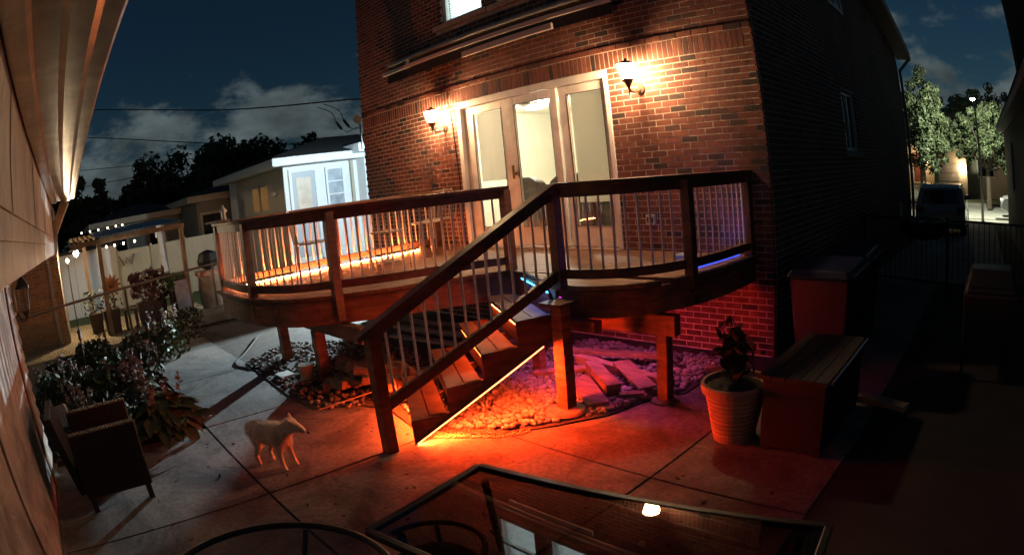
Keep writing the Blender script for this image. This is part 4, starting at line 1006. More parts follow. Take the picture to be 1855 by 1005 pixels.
wire_chair(-4.95, -0.35, R(20), 'wire bistro chair on the deck nearest the left door edge')
wire_chair(-4.55, -2.6, R(150), 'wire bistro chair on the deck behind the front left railing')
wire_chair(-4.15, -1.75, R(250), 'wire bistro chair on the deck at the right of the round table')
wire_chair(-4.7, -0.75, R(0), 'wire bistro chair on the deck behind the round table')
tbd = thing('bistro_table', 'small round wire table on the deck between the bistro chairs', 'table', (-4.75, -1.4, DZ))
MB().lathe((-4.75, -1.4, DZ + 0.68), [(0.32, 0), (0.33, 0.01), (0.32, 0.025)], 24).build('table_top', MATS['wire'], tbd)
MB().cyl((-4.75, -1.4, DZ + 0.03), (-4.75, -1.4, DZ + 0.68), 0.02, None, 8).build('pedestal', MATS['wire'], tbd)
MB().lathe((-4.75, -1.4, DZ), [(0.2, 0), (0.2, 0.015), (0.03, 0.04)], 18).build('base', MATS['wire'], tbd)
tag(MB().box(-0.86, -0.66, -0.63, -0.47, DZ + 0.002, DZ + 0.07).build('storage_tub', mat('blue_tub', (0.35, 0.45, 0.75), 0.4, var=0.05), bevel=0.012), 'small pale blue tub on the deck by the right railing', 'tub')  # blue glow put into the tub's own colour

# ================================================================= DOG
dg = bpy.data.meshes.new('dog')
J_ = {}
def dv_(n, x, y, z, r): J_[n] = (Vector((x, y, z)), r)
# local frame: +x nose, y left, z up; metres
dv_('hip', -0.13, 0, 0.285, 0.075); dv_('loin', -0.03, 0, 0.29, 0.078); dv_('chest', 0.10, 0, 0.275, 0.088); dv_('shoulder', 0.17, 0, 0.30, 0.07)
dv_('neck', 0.215, 0.008, 0.33, 0.052); dv_('skull', 0.255, 0.025, 0.352, 0.052); dv_('stop', 0.295, 0.046, 0.332, 0.037); dv_('muzzle', 0.33, 0.064, 0.304, 0.025); dv_('nose', 0.35, 0.075, 0.29, 0.016)
dv_('tail0', -0.195, 0, 0.32, 0.024); dv_('tail1', -0.235, 0.01, 0.29, 0.02); dv_('tail2', -0.25, 0.015, 0.24, 0.014)
for sname, sy, fx, hx in (('l', 1, 0.05, 0.05), ('r', -1, 0.0, 0.0)):
    dv_('fs' + sname, 0.145, sy * 0.05, 0.22, 0.04); dv_('fe' + sname, 0.13, sy * 0.058, 0.155, 0.029); dv_('fw' + sname, 0.14 + fx * 0.3, sy * 0.058, 0.07, 0.019); dv_('fp' + sname, 0.155 + fx * 0.4, sy * 0.058, 0.018, 0.021); dv_('ft' + sname, 0.18 + fx * 0.4, sy * 0.058, 0.012, 0.013)
    dv_('ht' + sname, -0.135, sy * 0.05, 0.23, 0.052); dv_('hk' + sname, -0.095 + hx, sy * 0.058, 0.165, 0.036); dv_('hh' + sname, -0.165 + hx, sy * 0.058, 0.095, 0.022); dv_('hp' + sname, -0.15 + hx, sy * 0.058, 0.02, 0.02); dv_('hq' + sname, -0.122 + hx, sy * 0.058, 0.012, 0.013)
    dv_('ear' + sname, 0.245 - sy * 0.018, 0.022 + sy * 0.034, 0.392, 0.018); dv_('eart' + sname, 0.235 - sy * 0.03, 0.02 + sy * 0.05, 0.425, 0.008)
ed = [('hip', 'loin'), ('loin', 'chest'), ('chest', 'shoulder'), ('shoulder', 'neck'), ('neck', 'skull'), ('skull', 'stop'), ('stop', 'muzzle'), ('muzzle', 'nose'), ('hip', 'tail0'), ('tail0', 'tail1'), ('tail1', 'tail2')]
for q in 'lr': ed += [('chest', 'fs' + q), ('fs' + q, 'fe' + q), ('fe' + q, 'fw' + q), ('fw' + q, 'fp' + q), ('fp' + q, 'ft' + q), ('hip', 'ht' + q), ('ht' + q, 'hk' + q), ('hk' + q, 'hh' + q), ('hh' + q, 'hp' + q), ('hp' + q, 'hq' + q), ('skull', 'ear' + q), ('ear' + q, 'eart' + q)]
ks = list(J_); dg.from_pydata([tuple(J_[k][0]) for k in ks], [(ks.index(a), ks.index(b)) for a, b in ed], [])
dog = bpy.data.objects.new('dog', dg); COL.objects.link(dog)
sk = dog.modifiers.new('skin', 'SKIN'); sk.use_smooth_shade = True
for i, k in enumerate(ks):
    sv = dg.skin_vertices[0].data[i]; sv.radius = (J_[k][1], J_[k][1]); sv.use_root = (k == 'hip')
sb2 = dog.modifiers.new('sub', 'SUBSURF'); sb2.levels = 2; sb2.render_levels = 2
mat('dog_fur', (0.82, 0.70, 0.55), 0.9, var=0.3, scale=9, bump=0.8, bscale=90)
dg.materials.append(MATS['dog_fur'])
dog.location = (-2.10, -4.39, 0.0); dog.rotation_euler = (0, 0, R(26)); dog.scale = (0.98, 1.08, 1.08)
tag(dog, 'small cream dog walking across the patio towards the stairs', 'dog')
hr = MB(); rnd = random.Random(21)
def hairs(c, rad, n, ln, dirb):
    for k in range(n):
        d = Vector((rnd.gauss(0, 1), rnd.gauss(0, 1), rnd.gauss(0, 1))).normalized(); p = Vector(c) + Vector((d.x * rad[0], d.y * rad[1], d.z * rad[2]))
        t = (d * 0.5 + Vector(dirb)).normalized() * ln * rnd.uniform(0.6, 1.3); s_ = d.cross(t).normalized() * 0.0022
        hr.poly([p - s_, p + s_, p + t])
hairs((-0.13, 0, 0.285), (0.088, 0.072, 0.072), 1500, 0.055, (-0.8, 0, -0.6)); hairs((0.0, 0, 0.285), (0.12, 0.076, 0.076), 2100, 0.052, (-0.8, 0, -0.7)); hairs((0.13, 0, 0.28), (0.08, 0.083, 0.083), 1500, 0.055, (-0.5, 0, -0.8)); hairs((0.21, 0.01, 0.325), (0.05, 0.05, 0.05), 700, 0.045, (-0.6, 0, -0.5)); hairs((0.255, 0.025, 0.352), (0.05, 0.048, 0.046), 800, 0.034, (-0.6, 0, -0.2)); hairs((-0.235, 0.01, 0.28), (0.02, 0.02, 0.05), 400, 0.045, (-0.5, 0, -0.6))
for q in 'lr':
    for k in ('ht', 'fs'): hairs(tuple(J_[k + q][0]), (0.045, 0.04, 0.06), 300, 0.026, (-0.2, 0, -1))
h_ = hr.build('fur', 'dog_fur'); h_.parent = dog; tag(h_, kind='stuff')
for sy in (-1, 1):
    e_ = MB().lathe((0.300 - sy * 0.014, 0.046 + sy * 0.026, 0.352), [(0.001, -0.005), (0.004, -0.002), (0.005, 0.0), (0.004, 0.002), (0.001, 0.005)], 10).build('eye', 'black_paint'); e_.parent = dog
n_ = MB().lathe((0.363, 0.083, 0.284), [(0.002, -0.01), (0.011, -0.004), (0.011, 0.004), (0.002, 0.01)], 10).build('nose', 'black_paint'); n_.parent = dog
# ================================================================= PLANTS BY THE WALKWAY
def leafmesh(L, w, droop):
    "one broad curved leaf, root at origin pointing +x"
    b = MB(); N_ = 5; rows_ = []
    for k in range(N_ + 1):
        t = k / N_; ww = w * math.sin(PI * min(1, 0.06 + t * 0.94)) ** 0.8 * (1 - 0.25 * t); z = 0.35 * L * t - droop * t * t * L; rows_.append([(L * t, -ww, z + 0.02 * w), (L * t, 0, z - 0.25 * ww), (L * t, ww, z + 0.02 * w)])
    for r in rows_: b.v += r
    for k in range(N_):
        for j in range(2): a = k * 3 + j; b.f.append((a, a + 1, a + 4, a + 3))
    return b
mat('hosta_leaf', (0.075, 0.095, 0.04), 0.5, var=0.35, scale=6, stretch=(2, 8, 2), island=0.35)
mat('flower_pale', (0.24, 0.19, 0.165), 0.8, var=0.2, scale=20, island=0.3)
rnd = random.Random(31)
LP = None
def hosta(x, y, r, n, lb, seed, group=None):
    global LP
    rnd = random.Random(seed)
    t = thing('hosta', lb, 'plant', (x, y, 0), group)
    for k in range(n):
        a = rnd.uniform(0, 6.283); f = (k + 0.5) / n; rad = r * 0.55 * f; h = 0.08 + 0.26 * (1 - f) ** 0.7 + rnd.uniform(-0.03, 0.05)
        if LP is None: LP = leafmesh(0.18, 0.055, 0.75).build('leaf', 'hosta_leaf', t, smooth=True); o = LP
        else: o = LP.copy(); COL.objects.link(o); put(o, t)
        o.matrix_parent_inverse = Matrix.Translation(-t.location)
        o.location = (x + rad * math.cos(a), y + rad * math.sin(a), h); s_ = rnd.uniform(0.7, 1.25) * (r / 0.55); o.rotation_euler = (rnd.uniform(-0.3, 0.3), rnd.uniform(-0.35, 0.45), a + rnd.uniform(-0.5, 0.5)); o.scale = (s_, s_, s_)
    for k in range(9):
        a = rnd.uniform(0, 6.283); q = r * 0.3 * rnd.random(); hh = rnd.uniform(0.3, 0.5)
        b = MB(); p0 = Vector((x + q * math.cos(a), y + q * math.sin(a), 0.15)); p1 = p0 + Vector((0.1 * math.cos(a), 0.1 * math.sin(a), hh)); b.cyl(p0, p1, 0.004, 0.003, 4)
        for j in range(26): c = p0.lerp(p1, rnd.uniform(0.45, 1.0)); b.quad(c + Vector((rnd.gauss(0, 0.016), rnd.gauss(0, 0.016), 0)), rnd.uniform(0.025, 0.045), (rnd.gauss(0, 1), rnd.gauss(0, 1), rnd.gauss(0, 1)), 1.6, rnd.uniform(0, 6))
        b.build('flower_spike', 'flower_pale', t)
    return t
hosta(-3.72, -5.05, 0.70, 210, 'large hosta with broad leaves spilling onto the patio corner', 1, 'hostas beside the walkway')
hosta(-4.75, -5.15, 0.55, 70, 'hosta growing directly behind the largest one', 2, 'hostas beside the walkway')
hosta(-4.35, -5.95, 0.5, 60, 'hosta growing behind the wicker armchair', 3, 'hostas beside the walkway')
def bush(x, y, r, h, n, m, name, lb, seed, spikes=0, fm='flower_pale', ls=0.06, grp=None):
    rnd = random.Random(seed); t = thing(name, lb, 'plant', (x, y, 0), grp); b = MB(); s_ = MB()
    for k in range(max(5, n // 60)):
        a = rnd.uniform(0, 6.283); q = r * rnd.random() * 0.7; s_.cyl((x, y, 0), (x + q * math.cos(a), y + q * math.sin(a), h * rnd.uniform(0.6, 0.95)), 0.006, 0.003, 4)
    for k in range(n):
        a = rnd.uniform(0, 6.283); zz = rnd.random() ** 0.8; q = r * math.sqrt(rnd.random()) * (1 - 0.45 * zz)
        b.quad((x + q * math.cos(a), y + q * math.sin(a), 0.03 + h * zz), ls * rnd.uniform(0.6, 1.4), (rnd.gauss(0, 1), rnd.gauss(0, 1), rnd.gauss(0.7, 0.7)), 1.9, rnd.uniform(0, 6))
    tag(b.build('foliage', m, t), kind='stuff'); s_.build('stem', 'bark', t)
    for k in range(spikes):
        a = rnd.uniform(0, 6.283); q = r * rnd.random() * 0.8; p0 = Vector((x + q * math.cos(a), y + q * math.sin(a), h * 0.6)); p1 = p0 + Vector((rnd.gauss(0, 0.05), rnd.gauss(0, 0.05), h * rnd.uniform(0.5, 0.9))); f = MB(); f.cyl(p0, p1, 0.004, 0.002, 4)
        for j in range(40): c = p0.lerp(p1, rnd.uniform(0.35, 1.0)); f.quad(c + Vector((rnd.gauss(0, 0.02), rnd.gauss(0, 0.02), 0)), rnd.uniform(0.025, 0.05), (rnd.gauss(0, 1), rnd.gauss(0, 1), rnd.gauss(0, 1)), 1.3, rnd.uniform(0, 6))
        f.build('flower_spike', fm, t)
    return t
bush(-5.6, -6.35, 0.45, 0.42, 420, 'leaf', 'astilbe', 'leafy plant with tall pale plumes nearest the garage corner', 41, 7)
bush(-5.6, -5.75, 0.45, 0.35, 420, 'leaf', 'leafy_plant', 'low green plant between the first torch and the hostas', 42, 3)
bush(-6.4, -6.2, 0.5, 0.40, 420, 'dark_leaf', 'astilbe', 'dark leafy clump with plumes at the foot of the fence', 43, 6)
bush(-6.3, -5.3, 0.55, 0.34, 480, 'leaf', 'leafy_plant', 'spreading green plant between the two torches', 44, 2)
bush(-5.9, -4.95, 0.4, 0.42, 380, 'dark_leaf', 'leafy_plant', 'dark leafy plant at the walkway edge behind the hosta', 45, 5)
bush(-7.2, -4.75, 0.5, 0.45, 420, 'leaf', 'leafy_plant', 'green clump beside the second torch by the fence', 46, 2)
bush(-7.6, -5.6, 0.55, 0.42, 420, 'leaf', 'leafy_plant', 'green clump at the fence behind the first torch', 47, 2)
bush(-7.0, -4.30, 0.36, 0.55, 420, 'leaf', 'white_flower', 'tall plant with pale blooms where walkway meets the fence', 48, 7, mat('flower_white', (0.45, 0.41, 0.37), 0.8, var=0.15, island=0.3))
bush(-8.1, -3.7, 0.5, 0.55, 400, 'dark_leaf', 'shrub', 'rounded reddish brown shrub beside the pergola end', 49, 0, 'flower_pale', 0.05)
gm = MB(); rnd = random.Random(77)
for k in range(5200):
    x, y = rnd.uniform(-8.9, -3.55), rnd.uniform(-6.5, -4.72)
    gm.quad((x, y, rnd.uniform(0.0, 0.1)), rnd.uniform(0.03, 0.07), (rnd.gauss(0, 1), rnd.gauss(0, 1), rnd.gauss(0.5, 0.5)), 2.0, rnd.uniform(0, 6))
tag(gm.build('ground_cover', 'dark_leaf'), 'low dark ground cover filling the plant bed', 'ground cover', kind='stuff')
def torch(x, y, h, lb):
    t = thing('garden_torch', lb, 'torch', (x, y, 0), 'garden torches in the plant bed')
    MB().cyl((x, y, 0), (x, y, h - 0.16), 0.012, None, 8).build('stake', 'bark', t)
    MB().lathe((x, y, h - 0.16), [(0.015, 0), (0.035, 0.03), (0.03, 0.11), (0.02, 0.12)], 10).build('cage', mat('torch_red', (0.10, 0.03, 0.02), 0.5, var=0.2), t)
    MB().lathe((x, y, h - 0.04), [(0.04, 0), (0.03, 0.03), (0.006, 0.06), (0.002, 0.09)], 10).build('cap', 'black_paint', t)
torch(-6.7, -5.80, 0.80, 'thin dark garden torch standing left in the plant bed')
torch(-6.85, -4.62, 0.66, 'shorter garden torch standing near the walkway')

# chain link fence
fn = thing('chain_link_fence', 'low chain link fence with a dark top rail behind the plants', 'fence', (-8.6, -5, 0))
F0, F1, FH = Vector((-7.35, -7.1)), Vector((-10.1, -2.3)), 1.07
MB().cyl((F0.x, F0.y, FH), (F1.x, F1.y, FH), 0.024, None, 8).build('top_rail', mat('fence_pipe', (0.13, 0.11, 0.09), 0.5, metal=0.4, var=0.2), fn)
for f in (0.02, 0.5, 0.95): v = F0.lerp(F1, f); MB().cyl((v.x, v.y, 0), (v.x, v.y, FH + 0.03), 0.027, None, 8).build('fence_post', 'fence_pipe', fn)
wb = MB(); Lf = (F1 - F0).length; u_ = (F1 - F0).normalized(); k = -1.05
while k < Lf:
    for sgn in (1, -1):
        a, b = (k, 0.0), (k + FH, FH)
        if sgn < 0: a, b = (k, FH), (k + FH, 0.0)
        s0_, s1_ = a, b
        def cl2(p, q):
            (x0, z0), (x1, z1) = p, q
            t0, t1 = max(0, (0 - x0) / (x1 - x0)), min(1, (Lf - x0) / (x1 - x0))
            return ((x0 + (x1 - x0) * t0, z0 + (z1 - z0) * t0), (x0 + (x1 - x0) * t1, z0 + (z1 - z0) * t1)) if t1 > t0 else None
        c = cl2(a, b)
        if c:
            p0, p1 = F0 + u_ * c[0][0], F0 + u_ * c[1][0]
            wb.cyl((p0.x, p0.y, c[0][1]), (p1.x, p1.y, c[1][1]), 0.0014, None, 3, caps=False)
    k += 0.08
tag(wb.build('chain_mesh', mat('zinc', (0.06, 0.055, 0.05), 0.4, metal=0.6), fn), kind='stuff')

# ================================================================= NEIGHBOUR'S YARD, LEFT
mat('orange_brick', (0.42, 0.24, 0.11), 0.85, var=0.3, scale=7, bump=0.3, bscale=50, island=0.3)
ng = thing('neighbour_garage', 'orange brick garage corner with pale stone edge behind the fence', 'garage', (-12, -7.5, 0))
MB().box(-14.0, -11.02, -9.5, -6.06, -0.02, 2.9).build('wall', 'mortar', ng)
bb = MB()
for k in range(40):
    z0 = k * 0.07; y = -6.36; j = 0
    while y > -9.4:
        ln = 0.22 if (j or k % 2) else 0.11; bb.box(-11.02, -11.0, max(y - ln, -9.45) + 0.012, y, z0 + 0.006, z0 + 0.064); y -= ln; j += 1
    for yy in (-6.06, -6.16): bb.box(-11.02, -11.0, yy - 0.095, yy - 0.002, z0 + 0.006, z0 + 0.064)
tag(bb.build('brickwork', 'orange_brick', ng), kind='stuff')
MB().box(-11.03, -10.97, -6.355, -6.27, 0, 2.9).build('corner_stone', 'stone_sill', ng)
# white outbuilding and tan fence at the back
ws = thing('white_shed', 'plain white outbuilding wall behind the pergola', 'shed', (-15.5, -5.4, 0))
MB().box(-17, -15, -7.5, -4.2, 0, 1.75).build('wall', mat('shed_white', (0.62, 0.63, 0.64), 0.7, var=0.06, scale=1.5), ws)
MB().box(-15.0, -14.985, -5.62, -5.6, 0.1, 1.7).build('seam', 'grey_paint', ws)
MB().box(-17.1, -14.9, -7.6, -4.1, 1.75, 1.83).build('roof', 'shingle', ws)
tf = thing('panel_fence', 'tall tan panel fence along the back of the neighbouring yard', 'fence', (-15, -1.5, 0))
mat('tan_panel', (0.42, 0.36, 0.25), 0.75, var=0.12, scale=1.5, stretch=(1, 6, 1))
for k in range(5): y = -4.18 + k * 1.1; MB().box(-15.05, -15.0, y, y + 1.09, 0.02, 1.55).build('fence_panel', 'tan_panel', tf)
for k in range(6): y = -4.185 + k * 1.1; MB().box(-14.99, -14.93, y - 0.03, y + 0.03, 0, 1.6).build('fence_post', 'tan_panel', tf)
wo_ = MB(); 
wo_.tube([(-14.9, -4.15, 1.42), (-14.9, -4.02, 1.15), (-14.9, -3.9, 1.35), (-14.9, -3.78, 1.15), (-14.9, -3.66, 1.42)], 0.025, 6)
tag(wo_.build('fence_ornament', mat('rust', (0.16, 0.08, 0.04), 0.7, var=0.3)), 'W shaped rusty ornament hanging on the tan fence', 'ornament')
# pergola
pg = thing('pergola', 'garden pergola with pale metal roof and string lights behind the fence', 'pergola', (-11.8, -4.3, 0))
mat('pergola_wood', (0.22, 0.15, 0.09), 0.8, var=0.3, scale=4, stretch=(4, 4, 1))
mat('tin', (0.42, 0.45, 0.48), 0.5, metal=0.4, var=0.15, scale=3)
for x, y, z in ((-10.7, -2.98, 1.93), (-10.7, -5.0, 1.98), (-13.2, -2.98, 2.05), (-13.2, -5.3, 2.05)): MB().box(x - 0.05, x + 0.05, y - 0.05, y + 0.05, 0, z).build('post', 'pergola_wood', pg)
MB().beam((-10.7, -5.7, 1.95), (-10.7, -2.9, 1.95), 0.06, 0.10).build('beam', 'pergola_wood', pg)
MB().beam((-13.2, -5.7, 2.1), (-13.2, -2.9, 2.1), 0.06, 0.10).build('beam', 'pergola_wood', pg)
rp_ = MB(); n = 24
for k in range(n):
    y0 = -5.05 + k * 2.15 / n; y1 = y0 + 2.15 / n; ym = (y0 + y1) / 2
    rp_.poly([(-10.55, y0, 2.03), (-10.55, ym, 2.055), (-13.3, ym, 2.20), (-13.3, y0, 2.175)]); rp_.poly([(-10.55, ym, 2.055), (-10.55, y1, 2.03), (-13.3, y1, 2.175), (-13.3, ym, 2.20)])
rp_.build('roof_sheet', 'tin', pg)
for k in range(5): y = -5.6 + k * 0.13; MB().beam((-10.6, y, 2.02), (-13.3, y, 2.12), 0.03, 0.05).build('rafter', 'pergola_wood', pg)
MB().tube([(-13.0, -3.12, 2.05), (-13.0, -3.10, 1.4), (-13.0, -3.05, 0.9)], 0.07, 8).build('curtain', mat('curtain_grey', (0.45, 0.43, 0.42), 0.9, var=0.2), pg)
sl = thing('string_lights', 'string of small bulbs hung under the pergola roof edge', 'lights', (-10.7, -4.4, 1.83))
MB().tube([(-10.62, -5.4, 1.88), (-10.62, -4.6, 1.85), (-10.62, -3.7, 1.86), (-10.62, -3.0, 1.9)], 0.004, 4).build('cord', 'black_paint', sl)
emitmat('bulb_glow', (1.0, 0.85, 0.6), 16.0)
for y in (-4.82, -4.62, -4.40, -4.13): MB().lathe((-10.62, y, 1.81), [(0.004, -0.024), (0.02, -0.014), (0.024, 0), (0.018, 0.018), (0.01, 0.028)], 8).build('bulb', 'bulb_glow', sl)
sl2 = thing('string_lights', 'string of small bulbs along the far back edge of the pergola', 'lights', (-13.4, -4.6, 2.17))
MB().tube([(-13.45, -5.5, 2.28), (-13.45, -3.7, 2.24)], 0.004, 4).build('cord', 'black_paint', sl2)
for y in (-5.3, -5.05, -4.8, -4.52, -4.27, -4.08): MB().lathe((-13.45, y, 2.23), [(0.004, -0.02), (0.018, -0.012), (0.02, 0), (0.014, 0.018)], 8).build('bulb', 'bulb_glow', sl2)
yl = thing('yard_lamp', 'bright round yard lamp with frosted shade at the pergola left end', 'lamp', (-11.5, -5.57, 1.8))
MB().lathe((-11.5, -5.57, 1.80), [(0.01, -0.07), (0.05, -0.05), (0.07, 0), (0.05, 0.05), (0.02, 0.07)], 14).build('bulb', emitmat('yard_glow', (1.0, 0.74, 0.44), 520.0), yl)
MB().lathe((-11.5, -5.57, 1.88), [(0.2, -0.03), (0.12, 0.03), (0.03, 0.06)], 16).build('shade', mat('frost_shade', (0.6, 0.58, 0.55), 0.6), yl)
MB().cyl((-11.5, -5.57, 1.93), (-11.5, -5.57, 2.1), 0.01, None, 6).build('stem', 'black_paint', yl)
yl2 = thing('lamp_post', 'thin lamp post with a small bright globe before the white wall', 'lamp', (-12.3, -5.82, 0))
MB().cyl((-12.3, -5.82, 0), (-12.3, -5.82, 1.6), 0.016, None, 8).build('post', 'black_paint', yl2)
MB().lathe((-12.3, -5.82, 1.66), [(0.012, -0.05), (0.04, -0.02), (0.045, 0.01), (0.02, 0.045)], 12).build('globe', emitmat('globe_glow', (1.0, 0.86, 0.62), 60.0), yl2)
# planters, chairs and flowers in front
def potplant(x, y, w, h, lb, seed, fm, n=120, ls=0.09, ph=0.45):
    t = thing('planter_box', lb, 'planter', (x, y, 0), 'planters in the neighbouring yard')
    MB().hexa([(x - w * 0.4, y - w * 0.4, 0), (x + w * 0.4, y - w * 0.4, 0), (x + w * 0.4, y + w * 0.4, 0), (x - w * 0.4, y + w * 0.4, 0), (x - w / 2, y - w / 2, h), (x + w / 2, y - w / 2, h), (x + w / 2, y + w / 2, h), (x - w / 2, y + w / 2, h)]).build('box', mat('planter_brown', (0.07, 0.04, 0.03), 0.7, var=0.3), t, bevel=0.01)
    rnd = random.Random(seed); b = MB()
    for k in range(n):
        a = rnd.uniform(0, 6.283); q = w * 0.75 * math.sqrt(rnd.random()); b.quad((x + q * math.cos(a), y + q * math.sin(a), h + ph * rnd.random()), ls * rnd.uniform(0.6, 1.3), (rnd.gauss(0.5, 1), rnd.gauss(0, 1), rnd.gauss(0.4, 0.8)), 1.6, rnd.uniform(0, 6))
    tag(b.build('foliage', fm, t), kind='stuff')
potplant(-10.95, -4.92, 0.42, 0.52, 'tall brown planter below the metal sunflower', 61, 'leaf', 60, 0.07, 0.3)
potplant(-11.0, -4.05, 0.40, 0.50, 'brown planter with dark purple blooms, left of the green plant', 62, mat('purple_leaf', (0.09, 0.03, 0.035), 0.7, var=0.4, island=0.4), 150, 0.12, 0.62)
potplant(-11.3, -3.68, 0.40, 0.45, 'brown planter with dark blooms just behind the green plant', 63, 'purple_leaf', 130, 0.12, 0.65)
potplant(-10.9, -3.25, 0.36, 0.62, 'planter with a bright green plant under the pergola front post', 64, mat('bright_leaf', (0.10, 0.19, 0.05), 0.6, var=0.3, island=0.4), 200, 0.09, 0.35)
potplant(-11.6, -5.30, 0.36, 0.42, 'planter with sprawling green stems by the white wall', 65, 'leaf', 110, 0.06, 0.5)
sf = thing('sunflower_ornament', 'rust orange metal sunflower on a stake before the white wall', 'ornament', (-10.8, -4.82, 0))
MB().cyl((-10.8, -4.8, 0.5), (-10.8, -4.82, 1.0), 0.012, None, 6).build('stake', 'rust', sf)
mat('petal', (0.42, 0.16, 0.05), 0.6, var=0.3)
for k in range(12):
    a = k * PI / 6; c, s_ = math.cos(a), math.sin(a); b = MB(); nn = Vector((0.8, -0.1, 0.3)).normalized(); X = Vector((0.12, 0.99, 0)).normalized(); Y = nn.cross(X).normalized()
    d = X * c + Y * s_; e_ = X * -s_ + Y * c; o_ = Vector((-10.78, -4.82, 1.0))
    b.poly([o_ + d * 0.05 - e_ * 0.02, o_ + d * 0.15 - e_ * 0.04 + nn * 0.02, o_ + d * 0.27, o_ + d * 0.15 + e_ * 0.04 + nn * 0.02, o_ + d * 0.05 + e_ * 0.02]); b.build('petal', 'petal', sf)
MB().lathe((-10.77, -4.82, 1.0), [(0.01, -0.05), (0.05, -0.03), (0.06, 0), (0.05, 0.03), (0.01, 0.05)], 12).build('flower_centre', 'rust', sf)
bc = thing('garden_chair', 'garden chair draped with a pale blue towel by the pergola post', 'chair', (-10.75, -3.2, 0))
MB().hexa([(-10.6, -3.32, 0.1), (-10.57, -3.32, 0.1), (-10.57, -2.98, 0.1), (-10.6, -2.98, 0.1), (-10.68, -3.34, 0.82), (-10.65, -3.34, 0.82), (-10.65, -3.0, 0.82), (-10.68, -3.0, 0.82)]).build('towel', mat('towel', (0.38, 0.44, 0.58), 0.9, var=0.25, scale=8), bc, bevel=0.01)
MB().box(-11.1, -10.7, -3.35, -2.97, 0.38, 0.42).build('seat', 'dark_metal', bc)
for x in (-11.07, -10.72):
    for y in (-3.33, -2.99): MB().cyl((x, y, 0), (x, y, 0.4), 0.013, None, 6).build('leg', 'dark_metal', bc)
MB().box(-10.71, -10.68, -3.35, -2.97, 0.42, 0.85).build('backrest', 'dark_metal', bc)
bt = thing('side_bench', 'small dark bench between the planters and the fence', 'bench', (-10.9, -4.45, 0))
MB().box(-11.1, -10.75, -4.62, -4.28, 0.40, 0.44).build('seat', 'planter_brown', bt)
for y in (-4.58, -4.32): MB().box(-11.05, -10.8, y - 0.03, y + 0.03, 0, 0.40).build('leg', 'planter_brown', bt)
gr = thing('kettle_grill', 'dark grill with a red and white cloth beyond the deck corner', 'barbecue', (-10.6, -2.45, 0))
MB().lathe((-10.6, -2.45, 0.92), [(0.05, 0.0), (0.24, 0.1), (0.26, 0.2), (0.2, 0.36), (0.04, 0.42)], 18).build('hood', 'black_paint', gr)
MB().box(-10.9, -10.35, -2.75, -2.2, 0.82, 0.92).build('cloth', mat('red_cloth', (0.5, 0.12, 0.09), 0.9, col2=(0.7, 0.62, 0.55), scale=7), gr)
MB().lathe((-10.6, -2.45, 0.02), [(0.25, 0), (0.30, 0.25), (0.31, 0.55), (0.28, 0.80)], 18).build('barrel', mat('barrel', (0.40, 0.34, 0.26), 0.7, var=0.3, scale=5), gr)
tag(MB().box(-10.4, -9.3, -3.2, -2.3, 0.0, 0.16).build('concrete_step', 'concrete', bevel=0.01), 'low concrete step beyond the deck corner with dark gloves on top', 'step')

# ================================================================= WHITE HOUSE BEHIND LEFT
wh = thing('white_house', 'white single storey house lit cold white by a floodlight', 'house', (-13.5, 2.5, 0))
mat('house_white', (0.74, 0.76, 0.76), 0.7, var=0.04, scale=1.5)
mat('house_cream', (0.50, 0.46, 0.38), 0.75, var=0.08, scale=1.5)  # beige end of the white house: its shade put into the colour
MB().box(-16.2, -11.5, 0.0, 8.0, -0.02, 2.92).build('wall', 'house_white', wh)
MB().box(-15.4, -11.52, -0.02, -0.002, 0, 2.92).build('end_wall', 'house_cream', wh)
MB().box(-11.5, -11.1, 2.1, 8.0, 0, 3.0).build('bay_wall', 'house_white', wh)
MB().box(-16.6, -11.05, -0.45, 8.2, 2.93, 3.13).build('eave', 'house_white', wh, bevel=0.02)
MB().box(-11.52, -10.7, 1.75, 8.2, 3.05, 3.28).build('eave', 'house_white', wh, bevel=0.02)
rfw = MB(); rfw.poly([(-16.7, -0.5, 3.14), (-11.0, -0.5, 3.14), (-13.8, 2.3, 3.82)]); rfw.poly([(-11.0, -0.5, 3.14), (-11.0, 8.2, 3.14), (-13.8, 6.0, 3.82), (-13.8, 2.3, 3.82)]); rfw.poly([(-16.7, -0.5, 3.14), (-13.8, 2.3, 3.82), (-13.8, 6.0, 3.82), (-16.7, 8.2, 3.14)])
rfw.build('roof', mat('black_roof', (0.014, 0.014, 0.016), 0.9, var=0.3, scale=20), wh)
for k in range(16):
    MB().hexa([(-11.5, 0.0, 0.1 + k * 0.175), (-11.476, 0.0, 0.1 + k * 0.175), (-11.476, 2.09, 0.1 + k * 0.175), (-11.5, 2.09, 0.1 + k * 0.175), (-11.5, 0.0, 0.27 + k * 0.175), (-11.494, 0.0, 0.27 + k * 0.175), (-11.494, 2.09, 0.27 + k * 0.175), (-11.5, 2.09, 0.27 + k * 0.175)]).build('siding_board', 'house_white', wh)
for q in ((0.12, 0.20, 0.6, 2.84), (0.84, 0.92, 0.6, 2.84), (0.20, 0.84, 2.76, 2.84)): MB().box(-11.475, -11.44, q[0], q[1], q[2], q[3]).build('door_trim', 'house_white', wh)
MB().box(-11.475, -11.40, 1.86, 1.94, 0.1, 2.92).build('downspout', 'dim_trim', wh)
MB().box(-11.5, -11.455, -0.02, 0.08, 0, 2.92).build('corner_board', 'house_white', wh)
MB().box(-11.474, -11.46, 0.20, 0.84, 0.7, 2.76).build('door', mat('door_grey', (0.42, 0.45, 0.48), 0.5, var=0.05), wh)
MB().box(-11.46, -11.452, 0.32, 0.72, 1.55, 2.62).build('door_pane', mat('warm_pane', (0.5, 0.45, 0.38), 0.3, var=0.2, scale=4, emit=(1.0, 0.75, 0.45), estr=0.12), wh)  # pane glows by itself, warm light put into the material
wf = MB()
